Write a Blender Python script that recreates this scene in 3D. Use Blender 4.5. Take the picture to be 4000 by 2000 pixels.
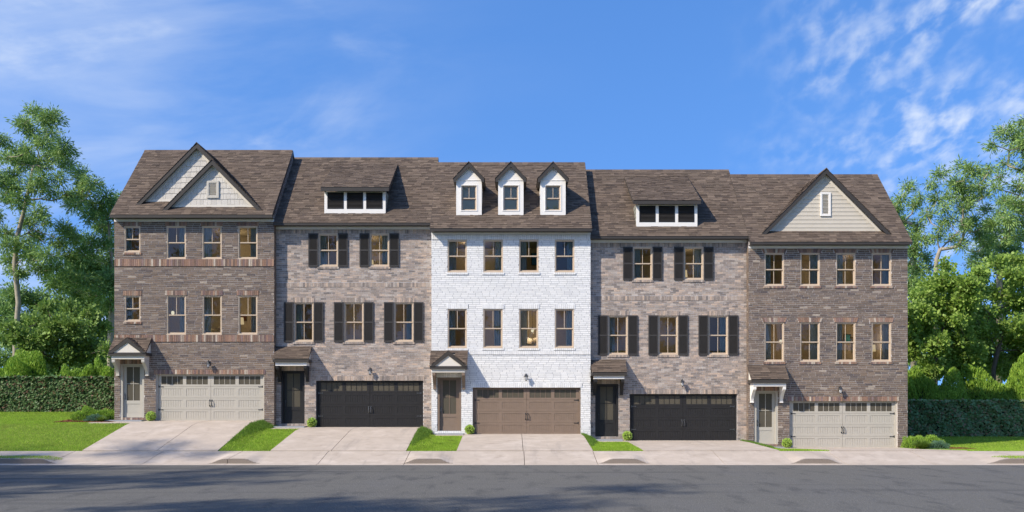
import bpy, math, random
import numpy as np
from mathutils import Matrix, Vector

# ------------------------------------------------------------------ clear
for o in list(bpy.data.objects):
    bpy.data.objects.remove(o)
SC = bpy.context.scene
COL = SC.collection

# ------------------------------------------------------------------ camera
F = 3612.0            # focal length in photograph pixels (photo is 4000 x 2000)
DF = 42.0             # camera to the street fronts, metres
HC = 2.10             # eye height above the gutter
HOR = 1590.0          # horizon row
cam_d = bpy.data.cameras.new('camera')
cam_d.sensor_width = 36.0
cam_d.lens = 36.0 * F / 4000.0
cam_d.shift_y = (HOR - 1000.0) / 4000.0
cam_d.clip_start = 0.1
cam_d.clip_end = 3000.0
cam = bpy.data.objects.new('camera', cam_d)
COL.objects.link(cam)
cam.location = (0, -DF, HC)
cam.rotation_euler = (math.radians(90), 0, 0)
SC.camera = cam

# ------------------------------------------------------------------ sun + sky
SUN_TO = Vector((0.62, 0.42, -0.60)).normalized()       # direction the light travels
sun_from = -SUN_TO
elev = math.asin(sun_from.z)
azim = math.atan2(sun_from.x, sun_from.y)               # from +Y towards +X
sd = bpy.data.lights.new('sun', 'SUN')
sd.energy = 4.5
sd.angle = math.radians(0.9)
sd.color = (1.0, 0.90, 0.75)
sun = bpy.data.objects.new('sun', sd)
COL.objects.link(sun)
sun.rotation_euler = SUN_TO.to_track_quat('-Z', 'Y').to_euler()
sun.location = (-30, -40, 40)

W = bpy.data.worlds.new('World')
SC.world = W
W.use_nodes = True
wn, wl = W.node_tree.nodes, W.node_tree.links
wn.clear()


def N(nodes, t, **kw):
    n = nodes.new(t)
    for k, v in kw.items():
        setattr(n, k, v)
    return n


def mathn(nt, op, a, b=None, c=None, clamp=False):
    n = nt.nodes.new('ShaderNodeMath')
    n.operation = op
    n.use_clamp = clamp
    for i, s in enumerate((a, b, c)):
        if s is None:
            continue
        if isinstance(s, (int, float)):
            n.inputs[i].default_value = s
        else:
            nt.links.new(s, n.inputs[i])
    return n.outputs[0]


def smooth(nt, v, lo, hi):
    n = nt.nodes.new('ShaderNodeMapRange')
    n.interpolation_type = 'SMOOTHSTEP'
    nt.links.new(v, n.inputs['Value'])
    n.inputs['From Min'].default_value = lo
    n.inputs['From Max'].default_value = hi
    return n.outputs['Result']


sky = N(wn, 'ShaderNodeTexSky')
sky.sky_type = 'NISHITA'
sky.sun_disc = False
sky.sun_elevation = elev
sky.sun_rotation = azim
sky.altitude = 0
sky.air_density = 1.0
sky.dust_density = 0.3
sky.ozone_density = 2.0
hsv = N(wn, 'ShaderNodeHueSaturation')
hsv.inputs['Hue'].default_value = 0.508
hsv.inputs['Saturation'].default_value = 1.27
hsv.inputs['Value'].default_value = 1.40
wl.new(sky.outputs[0], hsv.inputs['Color'])
tc = N(wn, 'ShaderNodeTexCoord')
vadd = N(wn, 'ShaderNodeVectorMath', operation='MULTIPLY_ADD')
wl.new(tc.outputs['Generated'], vadd.inputs[0])
vadd.inputs[1].default_value = (1, 1, 0.7)
vadd.inputs[2].default_value = (0, 0, 0.34)
vnor = N(wn, 'ShaderNodeVectorMath', operation='NORMALIZE')
wl.new(vadd.outputs[0], vnor.inputs[0])
wl.new(vnor.outputs[0], sky.inputs[0])
sep = N(wn, 'ShaderNodeSeparateXYZ')
wl.new(tc.outputs['Generated'], sep.inputs[0])
NT = W.node_tree
zz = mathn(NT, 'ADD', mathn(NT, 'MAXIMUM', sep.outputs['Z'], 0.0), 0.42)
pu = mathn(NT, 'DIVIDE', sep.outputs['X'], zz)
pv = mathn(NT, 'DIVIDE', sep.outputs['Y'], zz)
cmb = N(wn, 'ShaderNodeCombineXYZ')
wl.new(pu, cmb.inputs[0])
wl.new(pv, cmb.inputs[1])
def noise(vec, scale, detail, rough, dist, rot=0.0, sc=(1, 1, 1), loc=(0, 0, 0)):
    mp = N(wn, 'ShaderNodeMapping')
    mp.inputs['Rotation'].default_value = (0, 0, rot)
    mp.inputs['Scale'].default_value = sc
    mp.inputs['Location'].default_value = loc
    wl.new(vec, mp.inputs['Vector'])
    n = N(wn, 'ShaderNodeTexNoise')
    n.inputs['Scale'].default_value = scale
    n.inputs['Detail'].default_value = detail
    n.inputs['Roughness'].default_value = rough
    n.inputs['Distortion'].default_value = dist
    wl.new(mp.outputs[0], n.inputs['Vector'])
    return n.outputs[0]


P2 = cmb.outputs[0]
big = noise(P2, 0.8, 2, .5, .2, loc=(1.3, .4, 0))
ax = mathn(NT, 'ABSOLUTE', mathn(NT, 'ADD', sep.outputs['X'], mathn(NT, 'MULTIPLY', mathn(NT, 'SUBTRACT', big, 0.5), 0.30)))
left = smooth(NT, sep.outputs['X'], 0.12, -0.20)
# thin cirrus veil and streaks on one side of the sky, small broken puffs on the other
streak = smooth(NT, noise(P2, 2.3, 8, .56, .6, rot=.62, sc=(.5, 1.5, 1), loc=(5.2, 2.2, 0)), .40, .76)
fleece = smooth(NT, noise(P2, 4.2, 7, .55, .3, rot=.2, sc=(.8, 1.1, 1), loc=(.7, 3.3, 0)), .50, .74)
cir = mathn(NT, 'ADD', mathn(NT, 'MULTIPLY', streak, .52), mathn(NT, 'MULTIPLY', fleece, .52))
cir = mathn(NT, 'MULTIPLY', mathn(NT, 'MULTIPLY', cir, mathn(NT, 'MULTIPLY_ADD', smooth(NT, ax, .06, .36), .88, .12)), left)
puffs = smooth(NT, noise(P2, 30, 4, .5, .15, rot=.6, sc=(1, .62, 1), loc=(1.1, .3, 0)), .36, .76)
patch = smooth(NT, noise(P2, 6.0, 4, .55, .2, loc=(2.4, 6.1, 0)), .32, .66)
alto = mathn(NT, 'MULTIPLY', mathn(NT, 'MULTIPLY', puffs, patch), mathn(NT, 'MULTIPLY', smooth(NT, ax, .15, .40), mathn(NT, 'SUBTRACT', 1.0, left)))
cl = mathn(NT, 'ADD', cir, mathn(NT, 'MULTIPLY', alto, .92), clamp=True)
cl = mathn(NT, 'MULTIPLY', mathn(NT, 'MINIMUM', cl, .84), smooth(NT, sep.outputs['Z'], 0.0, 0.09))
mix = N(wn, 'ShaderNodeMix', data_type='RGBA')
wl.new(cl, mix.inputs['Factor'])
wl.new(hsv.outputs[0], mix.inputs['A'])
mix.inputs['B'].default_value = (4.3, 4.7, 5.3, 1)
bg = N(wn, 'ShaderNodeBackground')
bg.inputs['Strength'].default_value = 0.15
wl.new(mix.outputs['Result'], bg.inputs['Color'])
wo = N(wn, 'ShaderNodeOutputWorld')
wl.new(bg.outputs[0], wo.inputs[0])

# ------------------------------------------------------------------ exposure
SC.render.engine = 'CYCLES'
SC.view_settings.view_transform = 'Standard'
SC.view_settings.look = 'None'
SC.view_settings.exposure = 0.4
SC.view_settings.gamma = 1.0
SC.view_settings.use_curve_mapping = False
SC.render.resolution_x = 1024
SC.render.resolution_y = 512

# ------------------------------------------------------------------ helpers


def PX(px, d=DF):
    return (px - 2000.0) * d / F


def PZ(py, d=DF):
    return HC - (py - HOR) * d / F


def new_mat(name):
    m = bpy.data.materials.new(name)
    m.use_nodes = True
    m.node_tree.nodes.clear()
    return m


def rnd_value(nt):
    """one random number per piece: a face attribute on joined pieces, the object's own number on single ones"""
    at = nt.nodes.new('ShaderNodeAttribute')
    at.attribute_name = 'rnd'
    oi = nt.nodes.new('ShaderNodeObjectInfo')
    return mathn(nt, 'FRACT', mathn(nt, 'ADD', at.outputs['Fac'], oi.outputs['Random']))


def M(name, col=None, rough=0.7, ramp=None, var=0.12, scale=6.0, detail=4.0, bump=0.0, bscale=60.0,
      blotch=None, spec=0.3, metallic=0.0, trans=0.0, stretch=None, noisecol=None):
    """principled material; ramp = list of (pos, colour) looked up per piece; blotch = (scale, colour, lo, hi)"""
    m = new_mat(name)
    nt = m.node_tree
    out = nt.nodes.new('ShaderNodeOutputMaterial')
    b = nt.nodes.new('ShaderNodeBsdfPrincipled')
    b.inputs['Roughness'].default_value = rough
    b.inputs['Specular IOR Level'].default_value = spec
    b.inputs['Metallic'].default_value = metallic
    geo = nt.nodes.new('ShaderNodeNewGeometry')
    vec = geo.outputs['Position']
    if stretch:
        mp = nt.nodes.new('ShaderNodeMapping')
        mp.inputs['Scale'].default_value = stretch
        nt.links.new(vec, mp.inputs['Vector'])
        vec = mp.outputs[0]
    if ramp:
        r = nt.nodes.new('ShaderNodeValToRGB')
        r.color_ramp.interpolation = 'LINEAR'
        els = r.color_ramp.elements
        els[0].position, els[0].color = ramp[0][0], (*ramp[0][1], 1)
        els[1].position, els[1].color = ramp[-1][0], (*ramp[-1][1], 1)
        for p, c in ramp[1:-1]:
            e = els.new(p)
            e.color = (*c, 1)
        nt.links.new(rnd_value(nt), r.inputs[0])
        c_out = r.outputs[0]
    else:
        rgb = nt.nodes.new('ShaderNodeRGB')
        rgb.outputs[0].default_value = (*col, 1)
        c_out = rgb.outputs[0]
    if blotch:
        for bt_ in (blotch if isinstance(blotch, list) else [blotch]):
            bs, bc, lo, hi = bt_[:4]
            bvec = vec
            if len(bt_) > 4:
                bm_ = nt.nodes.new('ShaderNodeMapping')
                bm_.inputs['Scale'].default_value = bt_[4]
                nt.links.new(geo.outputs['Position'], bm_.inputs['Vector'])
                bvec = bm_.outputs[0]
            nz = nt.nodes.new('ShaderNodeTexNoise')
            nz.inputs['Scale'].default_value = bs
            nz.inputs['Detail'].default_value = 5
            nz.inputs['Roughness'].default_value = 0.6
            nt.links.new(bvec, nz.inputs['Vector'])
            f = smooth(nt, nz.outputs[0], lo, hi)
            mx = nt.nodes.new('ShaderNodeMix')
            mx.data_type = 'RGBA'
            nt.links.new(f, mx.inputs['Factor'])
            nt.links.new(c_out, mx.inputs['A'])
            mx.inputs['B'].default_value = (*bc, 1)
            c_out = mx.outputs['Result']
    if var:
        nz = nt.nodes.new('ShaderNodeTexNoise')
        nz.inputs['Scale'].default_value = scale
        nz.inputs['Detail'].default_value = detail
        nz.inputs['Roughness'].default_value = 0.62
        nt.links.new(vec, nz.inputs['Vector'])
        f = mathn(nt, 'MULTIPLY_ADD', nz.outputs[0], var * 4.0, 1.0 - var * 2.0)
        mx = nt.nodes.new('ShaderNodeVectorMath')
        mx.operation = 'SCALE'
        nt.links.new(c_out, mx.inputs[0])
        nt.links.new(f, mx.inputs['Scale'])
        c_out = mx.outputs[0]
    nt.links.new(c_out, b.inputs['Base Color'])
    if bump:
        nz = nt.nodes.new('ShaderNodeTexNoise')
        nz.inputs['Scale'].default_value = bscale
        nz.inputs['Detail'].default_value = 4
        nt.links.new(vec, nz.inputs['Vector'])
        bp = nt.nodes.new('ShaderNodeBump')
        bp.inputs['Strength'].default_value = bump
        bp.inputs['Distance'].default_value = 0.02
        nt.links.new(nz.outputs[0], bp.inputs['Height'])
        nt.links.new(bp.outputs[0], b.inputs['Normal'])
    if trans:
        t = nt.nodes.new('ShaderNodeBsdfTranslucent')
        nt.links.new(c_out, t.inputs['Color'])
        ms = nt.nodes.new('ShaderNodeMixShader')
        ms.inputs[0].default_value = trans
        nt.links.new(b.outputs[0], ms.inputs[1])
        nt.links.new(t.outputs[0], ms.inputs[2])
        nt.links.new(ms.outputs[0], out.inputs[0])
    else:
        nt.links.new(b.outputs[0], out.inputs[0])
    return m


def glass(name, tint, ior=1.75, rough=0.015):
    m = new_mat(name)
    nt = m.node_tree
    out = nt.nodes.new('ShaderNodeOutputMaterial')
    tr = nt.nodes.new('ShaderNodeBsdfTransparent')
    tr.inputs[0].default_value = (*tint, 1)
    gl = nt.nodes.new('ShaderNodeBsdfGlossy')
    gl.inputs['Roughness'].default_value = rough
    gl.inputs['Color'].default_value = (0.95, 0.97, 1, 1)
    fr = nt.nodes.new('ShaderNodeFresnel')
    fr.inputs['IOR'].default_value = ior
    ms = nt.nodes.new('ShaderNodeMixShader')
    nt.links.new(fr.outputs[0], ms.inputs[0])
    nt.links.new(tr.outputs[0], ms.inputs[1])
    nt.links.new(gl.outputs[0], ms.inputs[2])
    nt.links.new(ms.outputs[0], out.inputs[0])
    return m


def emis(name, col, s):
    m = new_mat(name)
    nt = m.node_tree
    out = nt.nodes.new('ShaderNodeOutputMaterial')
    e = nt.nodes.new('ShaderNodeEmission')
    e.inputs[0].default_value = (*col, 1)
    e.inputs[1].default_value = s
    nt.links.new(e.outputs[0], out.inputs[0])
    return m


class MB:
    """collects polygons; build() makes ONE mesh object"""

    def __init__(s):
        s.v, s.f, s.r = [], [], []

    def poly(s, pts, r=0.0):
        i = len(s.v)
        s.v += [tuple(p) for p in pts]
        s.f.append(tuple(range(i, i + len(pts))))
        s.r.append(r)

    def box(s, x0, x1, y0, y1, z0, z1, r=0.0, j=0.0, rg=None, back=True):
        i = len(s.v)
        P = [(x0, y0, z0), (x1, y0, z0), (x1, y1, z0), (x0, y1, z0), (x0, y0, z1), (x1, y0, z1), (x1, y1, z1), (x0, y1, z1)]
        if j:
            P = [(a + rg.uniform(-j, j), b + rg.uniform(-j, j) * 0.5, c + rg.uniform(-j, j) * 0.6) for a, b, c in P]
        s.v += P
        fs = [(0, 1, 5, 4), (1, 2, 6, 5), (3, 0, 4, 7), (4, 5, 6, 7), (0, 3, 2, 1)]
        if back:
            fs.append((2, 3, 7, 6))
        for q in fs:
            s.f.append(tuple(i + k for k in q))
            s.r.append(r)

    def prism(s, pts, off, r=0.0):
        """closed polygon pts extruded by vector off"""
        n = len(pts)
        i = len(s.v)
        s.v += [tuple(p) for p in pts] + [(p[0] + off[0], p[1] + off[1], p[2] + off[2]) for p in pts]
        s.f.append(tuple(range(i + n - 1, i - 1, -1)))
        s.f.append(tuple(range(i + n, i + 2 * n)))
        s.r += [r, r]
        for k in range(n):
            a, b = k, (k + 1) % n
            s.f.append((i + a, i + b, i + n + b, i + n + a))
            s.r.append(r)

    def frame(s, x0, x1, z0, z1, w, y0, y1, wt=None, wb=None):
        wt = w if wt is None else wt
        wb = w if wb is None else wb
        s.box(x0, x0 + w, y0, y1, z0, z1)
        s.box(x1 - w, x1, y0, y1, z0, z1)
        s.box(x0 + w, x1 - w, y0, y1, z1 - wt, z1)
        s.box(x0 + w, x1 - w, y0, y1, z0, z0 + wb)

    def tube(s, pts, rad, k=6, r=0.0):
        i = len(s.v)
        n = len(pts)
        pts = [Vector(p) for p in pts]
        for a in range(n):
            t = (pts[min(a + 1, n - 1)] - pts[max(a - 1, 0)])
            if t.length < 1e-6:
                t = Vector((0, 0, 1))
            t.normalize()
            u = t.cross(Vector((0.31, 0.87, 0.2)))
            if u.length < 0.05:
                u = t.cross(Vector((1, 0, 0)))
            u.normalize()
            w = t.cross(u)
            ra = rad[a] if isinstance(rad, (list, tuple)) else rad
            for b in range(k):
                th = 2 * math.pi * b / k
                s.v.append(tuple(pts[a] + (u * math.cos(th) + w * math.sin(th)) * ra))
        for a in range(n - 1):
            for b in range(k):
                c = (b + 1) % k
                s.f.append((i + a * k + b, i + a * k + c, i + (a + 1) * k + c, i + (a + 1) * k + b))
                s.r.append(r)
        s.f.append(tuple(i + b for b in range(k - 1, -1, -1)))
        s.f.append(tuple(i + (n - 1) * k + b for b in range(k)))
        s.r += [r, r]

    def lathe(s, prof, c, k=16, r=0.0):
        """prof = list of (radius, z) from bottom to top around vertical axis at c"""
        i = len(s.v)
        for ra, z in prof:
            for b in range(k):
                th = 2 * math.pi * b / k
                s.v.append((c[0] + ra * math.cos(th), c[1] + ra * math.sin(th), c[2] + z))
        for a in range(len(prof) - 1):
            for b in range(k):
                d = (b + 1) % k
                s.f.append((i + a * k + b, i + a * k + d, i + (a + 1) * k + d, i + (a + 1) * k + b))
                s.r.append(r)
        s.f.append(tuple(i + b for b in range(k - 1, -1, -1)))
        s.f.append(tuple(i + (len(prof) - 1) * k + b for b in range(k)))
        s.r += [r, r]

    def build(s, name, mat, parent=None, smooth=False):
        me = bpy.data.meshes.new(name)
        me.from_pydata(s.v, [], s.f)
        if any(s.r):
            at = me.attributes.new('rnd', 'FLOAT', 'FACE')
            at.data.foreach_set('value', s.r)
        if smooth:
            me.polygons.foreach_set('use_smooth', [True] * len(me.polygons))
        me.materials.append(mat)
        return obj(name, me, parent)


def obj(name, me, parent=None):
    o = bpy.data.objects.new(name, me)
    COL.objects.link(o)
    if parent is not None:
        o.parent = parent
        if parent.type == 'EMPTY':
            o.matrix_parent_inverse = Matrix.Translation(-parent.location)
    return o


def empty(name, loc):
    o = bpy.data.objects.new(name, None)
    COL.objects.link(o)
    o.location = loc
    o.empty_display_size = 0.2
    return o


def tag(o, label=None, cat=None, group=None, kind=None):
    if label:
        o['label'] = label
    if cat:
        o['category'] = cat
    if group:
        o['group'] = group
    if kind:
        o['kind'] = kind
    return o


def unit_box(name, mat):
    mb = MB()
    mb.box(-0.5, 0.5, -0.5, 0.5, -0.5, 0.5)
    me = bpy.data.meshes.new(name)
    me.from_pydata(mb.v, [], mb.f)
    me.materials.append(mat)
    return me


UB = {}


def piece(name, mat, parent, c, size, rx=0.0, rot=None):
    """a single box-shaped piece that shares one unit mesh per material"""
    key = (name, mat.name)
    if key not in UB:
        UB[key] = unit_box(name, mat)
    o = obj(name, UB[key], parent)
    o.location = c
    o.scale = size
    if rot is not None:
        o.rotation_euler = rot
    elif rx:
        o.rotation_euler = (rx, 0, 0)
    return o


# ------------------------------------------------------------------ materials
def ramp_of(cols, keep=None):
    n = len(cols)
    return [(i / (n - 1), c) for i, c in enumerate(cols)]


MT = {}
MT['brick_dark'] = M('dark_brown_brick', ramp=ramp_of([(0.137, 0.104, 0.083), (0.215, 0.160, 0.119), (0.127, 0.104, 0.093), (0.242, 0.179, 0.135), (0.178, 0.136, 0.113), (0.106, 0.086, 0.081), (0.231, 0.167, 0.119), (0.161, 0.125, 0.104), (0.196, 0.148, 0.114), (0.137, 0.105, 0.084), (0.215, 0.163, 0.127), (0.153, 0.121, 0.101), (0.231, 0.176, 0.135), (0.178, 0.138, 0.112), (0.387, 0.322, 0.257)]),
                     rough=.9, var=.24, scale=18, bump=.5, bscale=70)
MT['brick_soldier'] = M('red_brown_soldier_brick', ramp=ramp_of([(0.242, 0.146, 0.107), (0.330, 0.205, 0.153), (0.176, 0.119, 0.117), (0.297, 0.178, 0.122), (0.143, 0.103, 0.087), (0.264, 0.184, 0.173), (0.363, 0.227, 0.158), (0.198, 0.135, 0.107), (0.550, 0.475, 0.388), (0.264, 0.162, 0.112)]),
                        rough=.9, var=.18, scale=22, bump=.5, bscale=70)
MT['brick_grey'] = M('tumbled_grey_brick', ramp=ramp_of([(0.254, 0.215, 0.187), (0.440, 0.355, 0.295), (0.196, 0.172, 0.158), (0.382, 0.312, 0.266), (0.543, 0.414, 0.320), (0.301, 0.253, 0.222), (0.497, 0.430, 0.374), (0.231, 0.198, 0.178), (0.405, 0.322, 0.270)]),
                     rough=.92, var=.20, scale=22, bump=.4, bscale=80,
                     blotch=[(1.7, (.56, .45, .37), .56, .80), (2.3, (.22, .20, .195), .57, .82), (9, (.58, .54, .51), .58, .80), (11, (.19, .175, .17), .60, .84)])
MT['brick_white'] = M('white_painted_brick', ramp=ramp_of([(0.800, 0.798, 0.783), (0.740, 0.739, 0.731), (0.830, 0.822, 0.802), (0.770, 0.768, 0.754), (0.700, 0.699, 0.697)]),
                      rough=.75, var=.06, scale=14, bump=.35, bscale=60)
MT['mortar_dark'] = M('pale_mortar', (.56, .52, .49), rough=.95, var=.15, scale=20)
MT['mortar_grey'] = M('light_grey_mortar', (.62, .595, .58), rough=.95, var=.15, scale=20)
MT['mortar_white'] = M('grey_recessed_mortar', (.30, .305, .32), rough=.95, var=.2, scale=9)


def brick_wall_mat(name, c1, c2, mort):
    m = new_mat(name)
    nt = m.node_tree
    out = nt.nodes.new('ShaderNodeOutputMaterial')
    b = nt.nodes.new('ShaderNodeBsdfPrincipled')
    b.inputs['Roughness'].default_value = .9
    geo = nt.nodes.new('ShaderNodeNewGeometry')
    sp = nt.nodes.new('ShaderNodeSeparateXYZ')
    nt.links.new(geo.outputs['Position'], sp.inputs[0])
    cb = nt.nodes.new('ShaderNodeCombineXYZ')
    nt.links.new(mathn(nt, 'ADD', sp.outputs[0], sp.outputs[1]), cb.inputs[0])
    nt.links.new(sp.outputs[2], cb.inputs[1])
    br = nt.nodes.new('ShaderNodeTexBrick')
    br.inputs['Color1'].default_value = (*c1, 1)
    br.inputs['Color2'].default_value = (*c2, 1)
    br.inputs['Mortar'].default_value = (*mort, 1)
    br.inputs['Scale'].default_value = 1.0
    br.inputs['Mortar Size'].default_value = .007
    br.inputs['Brick Width'].default_value = .32
    br.inputs['Row Height'].default_value = .088
    nt.links.new(cb.outputs[0], br.inputs['Vector'])
    nt.links.new(br.outputs[0], b.inputs['Base Color'])
    nt.links.new(b.outputs[0], out.inputs[0])
    return m


MT['side_dark'] = brick_wall_mat('dark_brick_side_wall', (.12, .09, .08), (.20, .15, .12), (.40, .37, .35))
MT['side_grey'] = brick_wall_mat('grey_brick_side_wall', (.22, .20, .20), (.34, .28, .25), (.47, .45, .445))
MT['side_white'] = brick_wall_mat('white_brick_side_wall', (.78, .78, .79), (.72, .73, .75), (.30, .305, .32))
MT['shingle'] = M('brown_asphalt_shingle', ramp=ramp_of([(0.129, 0.098, 0.077), (0.099, 0.076, 0.060), (0.167, 0.127, 0.098), (0.117, 0.089, 0.071), (0.083, 0.065, 0.054), (0.144, 0.110, 0.086), (0.109, 0.085, 0.067), (0.182, 0.140, 0.108), (0.123, 0.093, 0.075)]),
                  rough=.95, var=.16, scale=40, bump=.6, bscale=130, spec=.15)
MT['underlay'] = M('roof_underlay', (.060, .048, .042), rough=.95, var=.1)
MT['fascia'] = M('dark_bronze_fascia', (.052, .046, .041), rough=.5, var=.06, scale=3)
MT['cream'] = M('cream_painted_trim', (.70, .65, .57), rough=.6, var=.035, scale=5)
MT['white_trim'] = M('white_painted_trim', (.83, .795, .745), rough=.55, var=.03, scale=6)
MT['frieze'] = M('white_frieze_paint', (.80, .79, .79), rough=.55, var=.03, scale=6)
MT['blind'] = M('pale_linen_blind', (.78, .62, .44), rough=.9, var=.06, scale=5)
MT['beige_trim'] = M('beige_painted_trim', (.545, .51, .445), rough=.6, var=.035, scale=5)
MT['shake'] = M('pale_grey_shake', ramp=ramp_of([(.62, .58, .52), (.56, .525, .47), (.66, .62, .555), (.59, .55, .49)]), rough=.8, var=.10, scale=30, stretch=(1, 1, .12), bump=.5, bscale=80)
MT['siding'] = M('grey_beige_lap_siding', (.57, .515, .425), rough=.6, var=.04, scale=4)
MT['cheek'] = M('olive_grey_dormer_siding', (.24, .24, .20), rough=.7, var=.05)
MT['win_frame'] = M('tan_window_frame', (.56, .45, .335), rough=.5, var=.04, scale=5)
MT['shutter'] = M('charcoal_shutter', (.052, .048, .046), rough=.5, var=.06, scale=6)
MT['black_door'] = M('black_door_paint', (.026, .025, .025), rough=.45, var=.10, scale=5)
MT['beige_door'] = M('beige_door_paint', (.46, .43, .37), rough=.5, var=.04, scale=5)
MT['brown_door'] = M('brown_door_paint', (.225, .166, .124), rough=.5, var=.07, scale=5)
MT['iron'] = M('dark_iron_hardware', (.045, .048, .053), rough=.45, spec=.5, metallic=.3, var=.05)
MT['steel'] = M('brushed_steel_hardware', (.20, .20, .205), rough=.35, metallic=.8, var=.04)
MT['lantern_glass'] = M('frosted_lantern_glass', (.68, .69, .70), rough=.15, spec=.6, var=.04)
MT['pane'] = glass('window_glass', (.86, .86, .82), ior=1.42)
MT['door_pane'] = M('bronze_obscure_glass', (.105, .094, .074), rough=.06, spec=.55, var=.06, scale=3)
MT['louver'] = M('black_louver', (.022, .021, .022), rough=.55, var=.05)
MT['step'] = M('blue_grey_stone_step', (.30, .32, .345), rough=.75, var=.08, scale=8)
MT['room_wall'] = M('warm_room_wall', (.40, .325, .24), rough=.9, var=.04)
MT['room_floor'] = M('wood_room_floor', (.16, .095, .055), rough=.5, var=.15, scale=3)
MT['room_dark'] = M('garage_room_wall', (.20, .18, .15), rough=.9, var=.06)
MT['curtain'] = M('blue_grey_curtain_cloth', (.46, .49, .53), rough=.9, var=.08, scale=4, trans=.2)
MT['bed'] = M('oatmeal_bed_linen', (.60, .53, .45), rough=.95, var=.06)
MT['pillow_dark'] = M('grey_brown_cushion', (.20, .17, .145), rough=.95, var=.08)
MT['wood'] = M('dark_furniture_wood', (.055, .033, .02), rough=.5, var=.15)
MT['lampshade'] = emis('glowing_lamp_shade', (1.0, .78, .48), .55)
MT['globe'] = emis('glowing_globe', (1.0, .92, .72), .8)
MT['art_teal'] = M('teal_canvas', (.05, .22, .25), rough=.8, var=.3, scale=5)
MT['art_tan'] = M('tan_canvas', (.38, .31, .17), rough=.8, var=.3, scale=5)
MT['art_red'] = M('dark_red_canvas', (.12, .035, .02), rough=.8, var=.4, scale=6)
MT['art_blue'] = M('blue_canvas', (.02, .16, .45), rough=.8, var=.3, scale=5)

MT['asphalt'] = M('road_asphalt', (.130, .126, .115), rough=.92, var=.13, scale=20, detail=6, bump=.9, bscale=45, spec=.15, stretch=(1, .28, 1),
                  blotch=[(.35, (.130, .127, .121), .42, .72), (1.6, (.086, .085, .082), .50, .72), (26, (.25, .245, .23), .58, .74), (31, (.04, .04, .04), .60, .76),
                          (1.0, (.078, .077, .075), .52, .70, (.03, .55, 1))])
MT['concrete'] = M('pale_concrete', (.455, .387, .322), rough=.9, var=.09, scale=1.6, detail=8, bump=.25, bscale=90, spec=.15,
                   blotch=[(.8, (.50, .432, .368), .45, .7), (2.0, (.375, .315, .26), .53, .76), (5.0, (.40, .34, .285), .55, .74, (.5, 2.5, 1)), (1.0, (.36, .31, .265), .56, .74, (1.6, .12, 1)),
                           (34, (.26, .22, .185), .70, .76), (6.5, (.27, .235, .20), .72, .80)])
MT['kerb'] = M('exposed_aggregate_kerb', (.22, .185, .155), rough=.95, var=.2, scale=45, bump=.5, bscale=60)
MT['joint'] = M('dark_joint_filler', (.05, .045, .04), rough=1, var=.2)
MT['soil'] = M('turf_soil', (.12, .18, .028), rough=1, var=.18, scale=3, blotch=(9, (.17, .22, .04), .4, .7), bump=.6, bscale=40, spec=.05)
MT['grass'] = M('grass_blades', ramp=ramp_of([(0.226, 0.399, 0.027), (0.331, 0.532, 0.045), (0.158, 0.287, 0.027), (0.409, 0.584, 0.067), (0.251, 0.409, 0.041), (0.556, 0.615, 0.146)]),
                rough=.75, var=.24, scale=1.6, trans=.30, spec=.15, blotch=[(.9, (.26, .29, .07), .55, .78), (2.6, (.075, .15, .018), .56, .78)])
MT['bank'] = M('rough_bank_grass', ramp=ramp_of([(0.101, 0.202, 0.027), (0.168, 0.290, 0.041), (0.071, 0.150, 0.027), (0.224, 0.334, 0.067)]),
               rough=.75, var=.12, scale=2, trans=.25, spec=.15)
MT['mulch'] = M('red_brown_mulch', ramp=ramp_of([(.24, .085, .042), (.16, .055, .03), (.33, .13, .07), (.10, .04, .025)]), rough=1, var=.1)


def leafmat(name, cols, trans=.3, var=.10, rough=.55, spec=.25):
    return M(name, ramp=ramp_of(cols), rough=rough, var=var, scale=.7, trans=trans, spec=spec)


MT['leaf_gum'] = leafmat('narrow_gum_leaf', [(0.187, 0.309, 0.085), (0.300, 0.450, 0.107), (0.127, 0.225, 0.077), (0.391, 0.534, 0.143), (0.241, 0.365, 0.143), (0.165, 0.281, 0.107)])
MT['leaf_gum_dark'] = leafmat('dark_gum_leaf', [(0.149, 0.268, 0.084), (0.244, 0.387, 0.105), (0.110, 0.202, 0.084), (0.336, 0.501, 0.149), (0.198, 0.316, 0.134)])
MT['leaf_lime'] = leafmat('bright_round_leaf', [(0.215, 0.344, 0.057), (0.324, 0.470, 0.085), (0.157, 0.260, 0.050), (0.401, 0.530, 0.143), (0.254, 0.385, 0.071)], trans=.38)
MT['leaf_lime_dark'] = leafmat('olive_round_leaf', [(0.156, 0.268, 0.054), (0.240, 0.364, 0.074), (0.107, 0.193, 0.044), (0.312, 0.428, 0.120), (0.187, 0.300, 0.068)], trans=.32)
MT['leaf_shrub'] = leafmat('fine_shrub_leaf', [(0.187, 0.349, 0.046), (0.317, 0.488, 0.064), (0.127, 0.252, 0.039), (0.428, 0.601, 0.088), (0.241, 0.391, 0.053)])
MT['leaf_ivy'] = leafmat('ivy_leaf', [(0.073, 0.150, 0.044), (0.103, 0.192, 0.057), (0.057, 0.120, 0.039), (0.138, 0.222, 0.075), (0.085, 0.162, 0.052), (0.188, 0.102, 0.063), (0.069, 0.138, 0.046), (0.150, 0.228, 0.086)], trans=.15, rough=.5, spec=.22)
MT['leaf_ivy_dark'] = leafmat('dark_ivy_leaf', [(0.108, 0.215, 0.073), (0.166, 0.295, 0.103), (0.082, 0.160, 0.058), (0.230, 0.343, 0.127), (0.124, 0.238, 0.083), (0.309, 0.163, 0.092), (0.151, 0.269, 0.098)], trans=.12, rough=.4, spec=.4)
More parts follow.
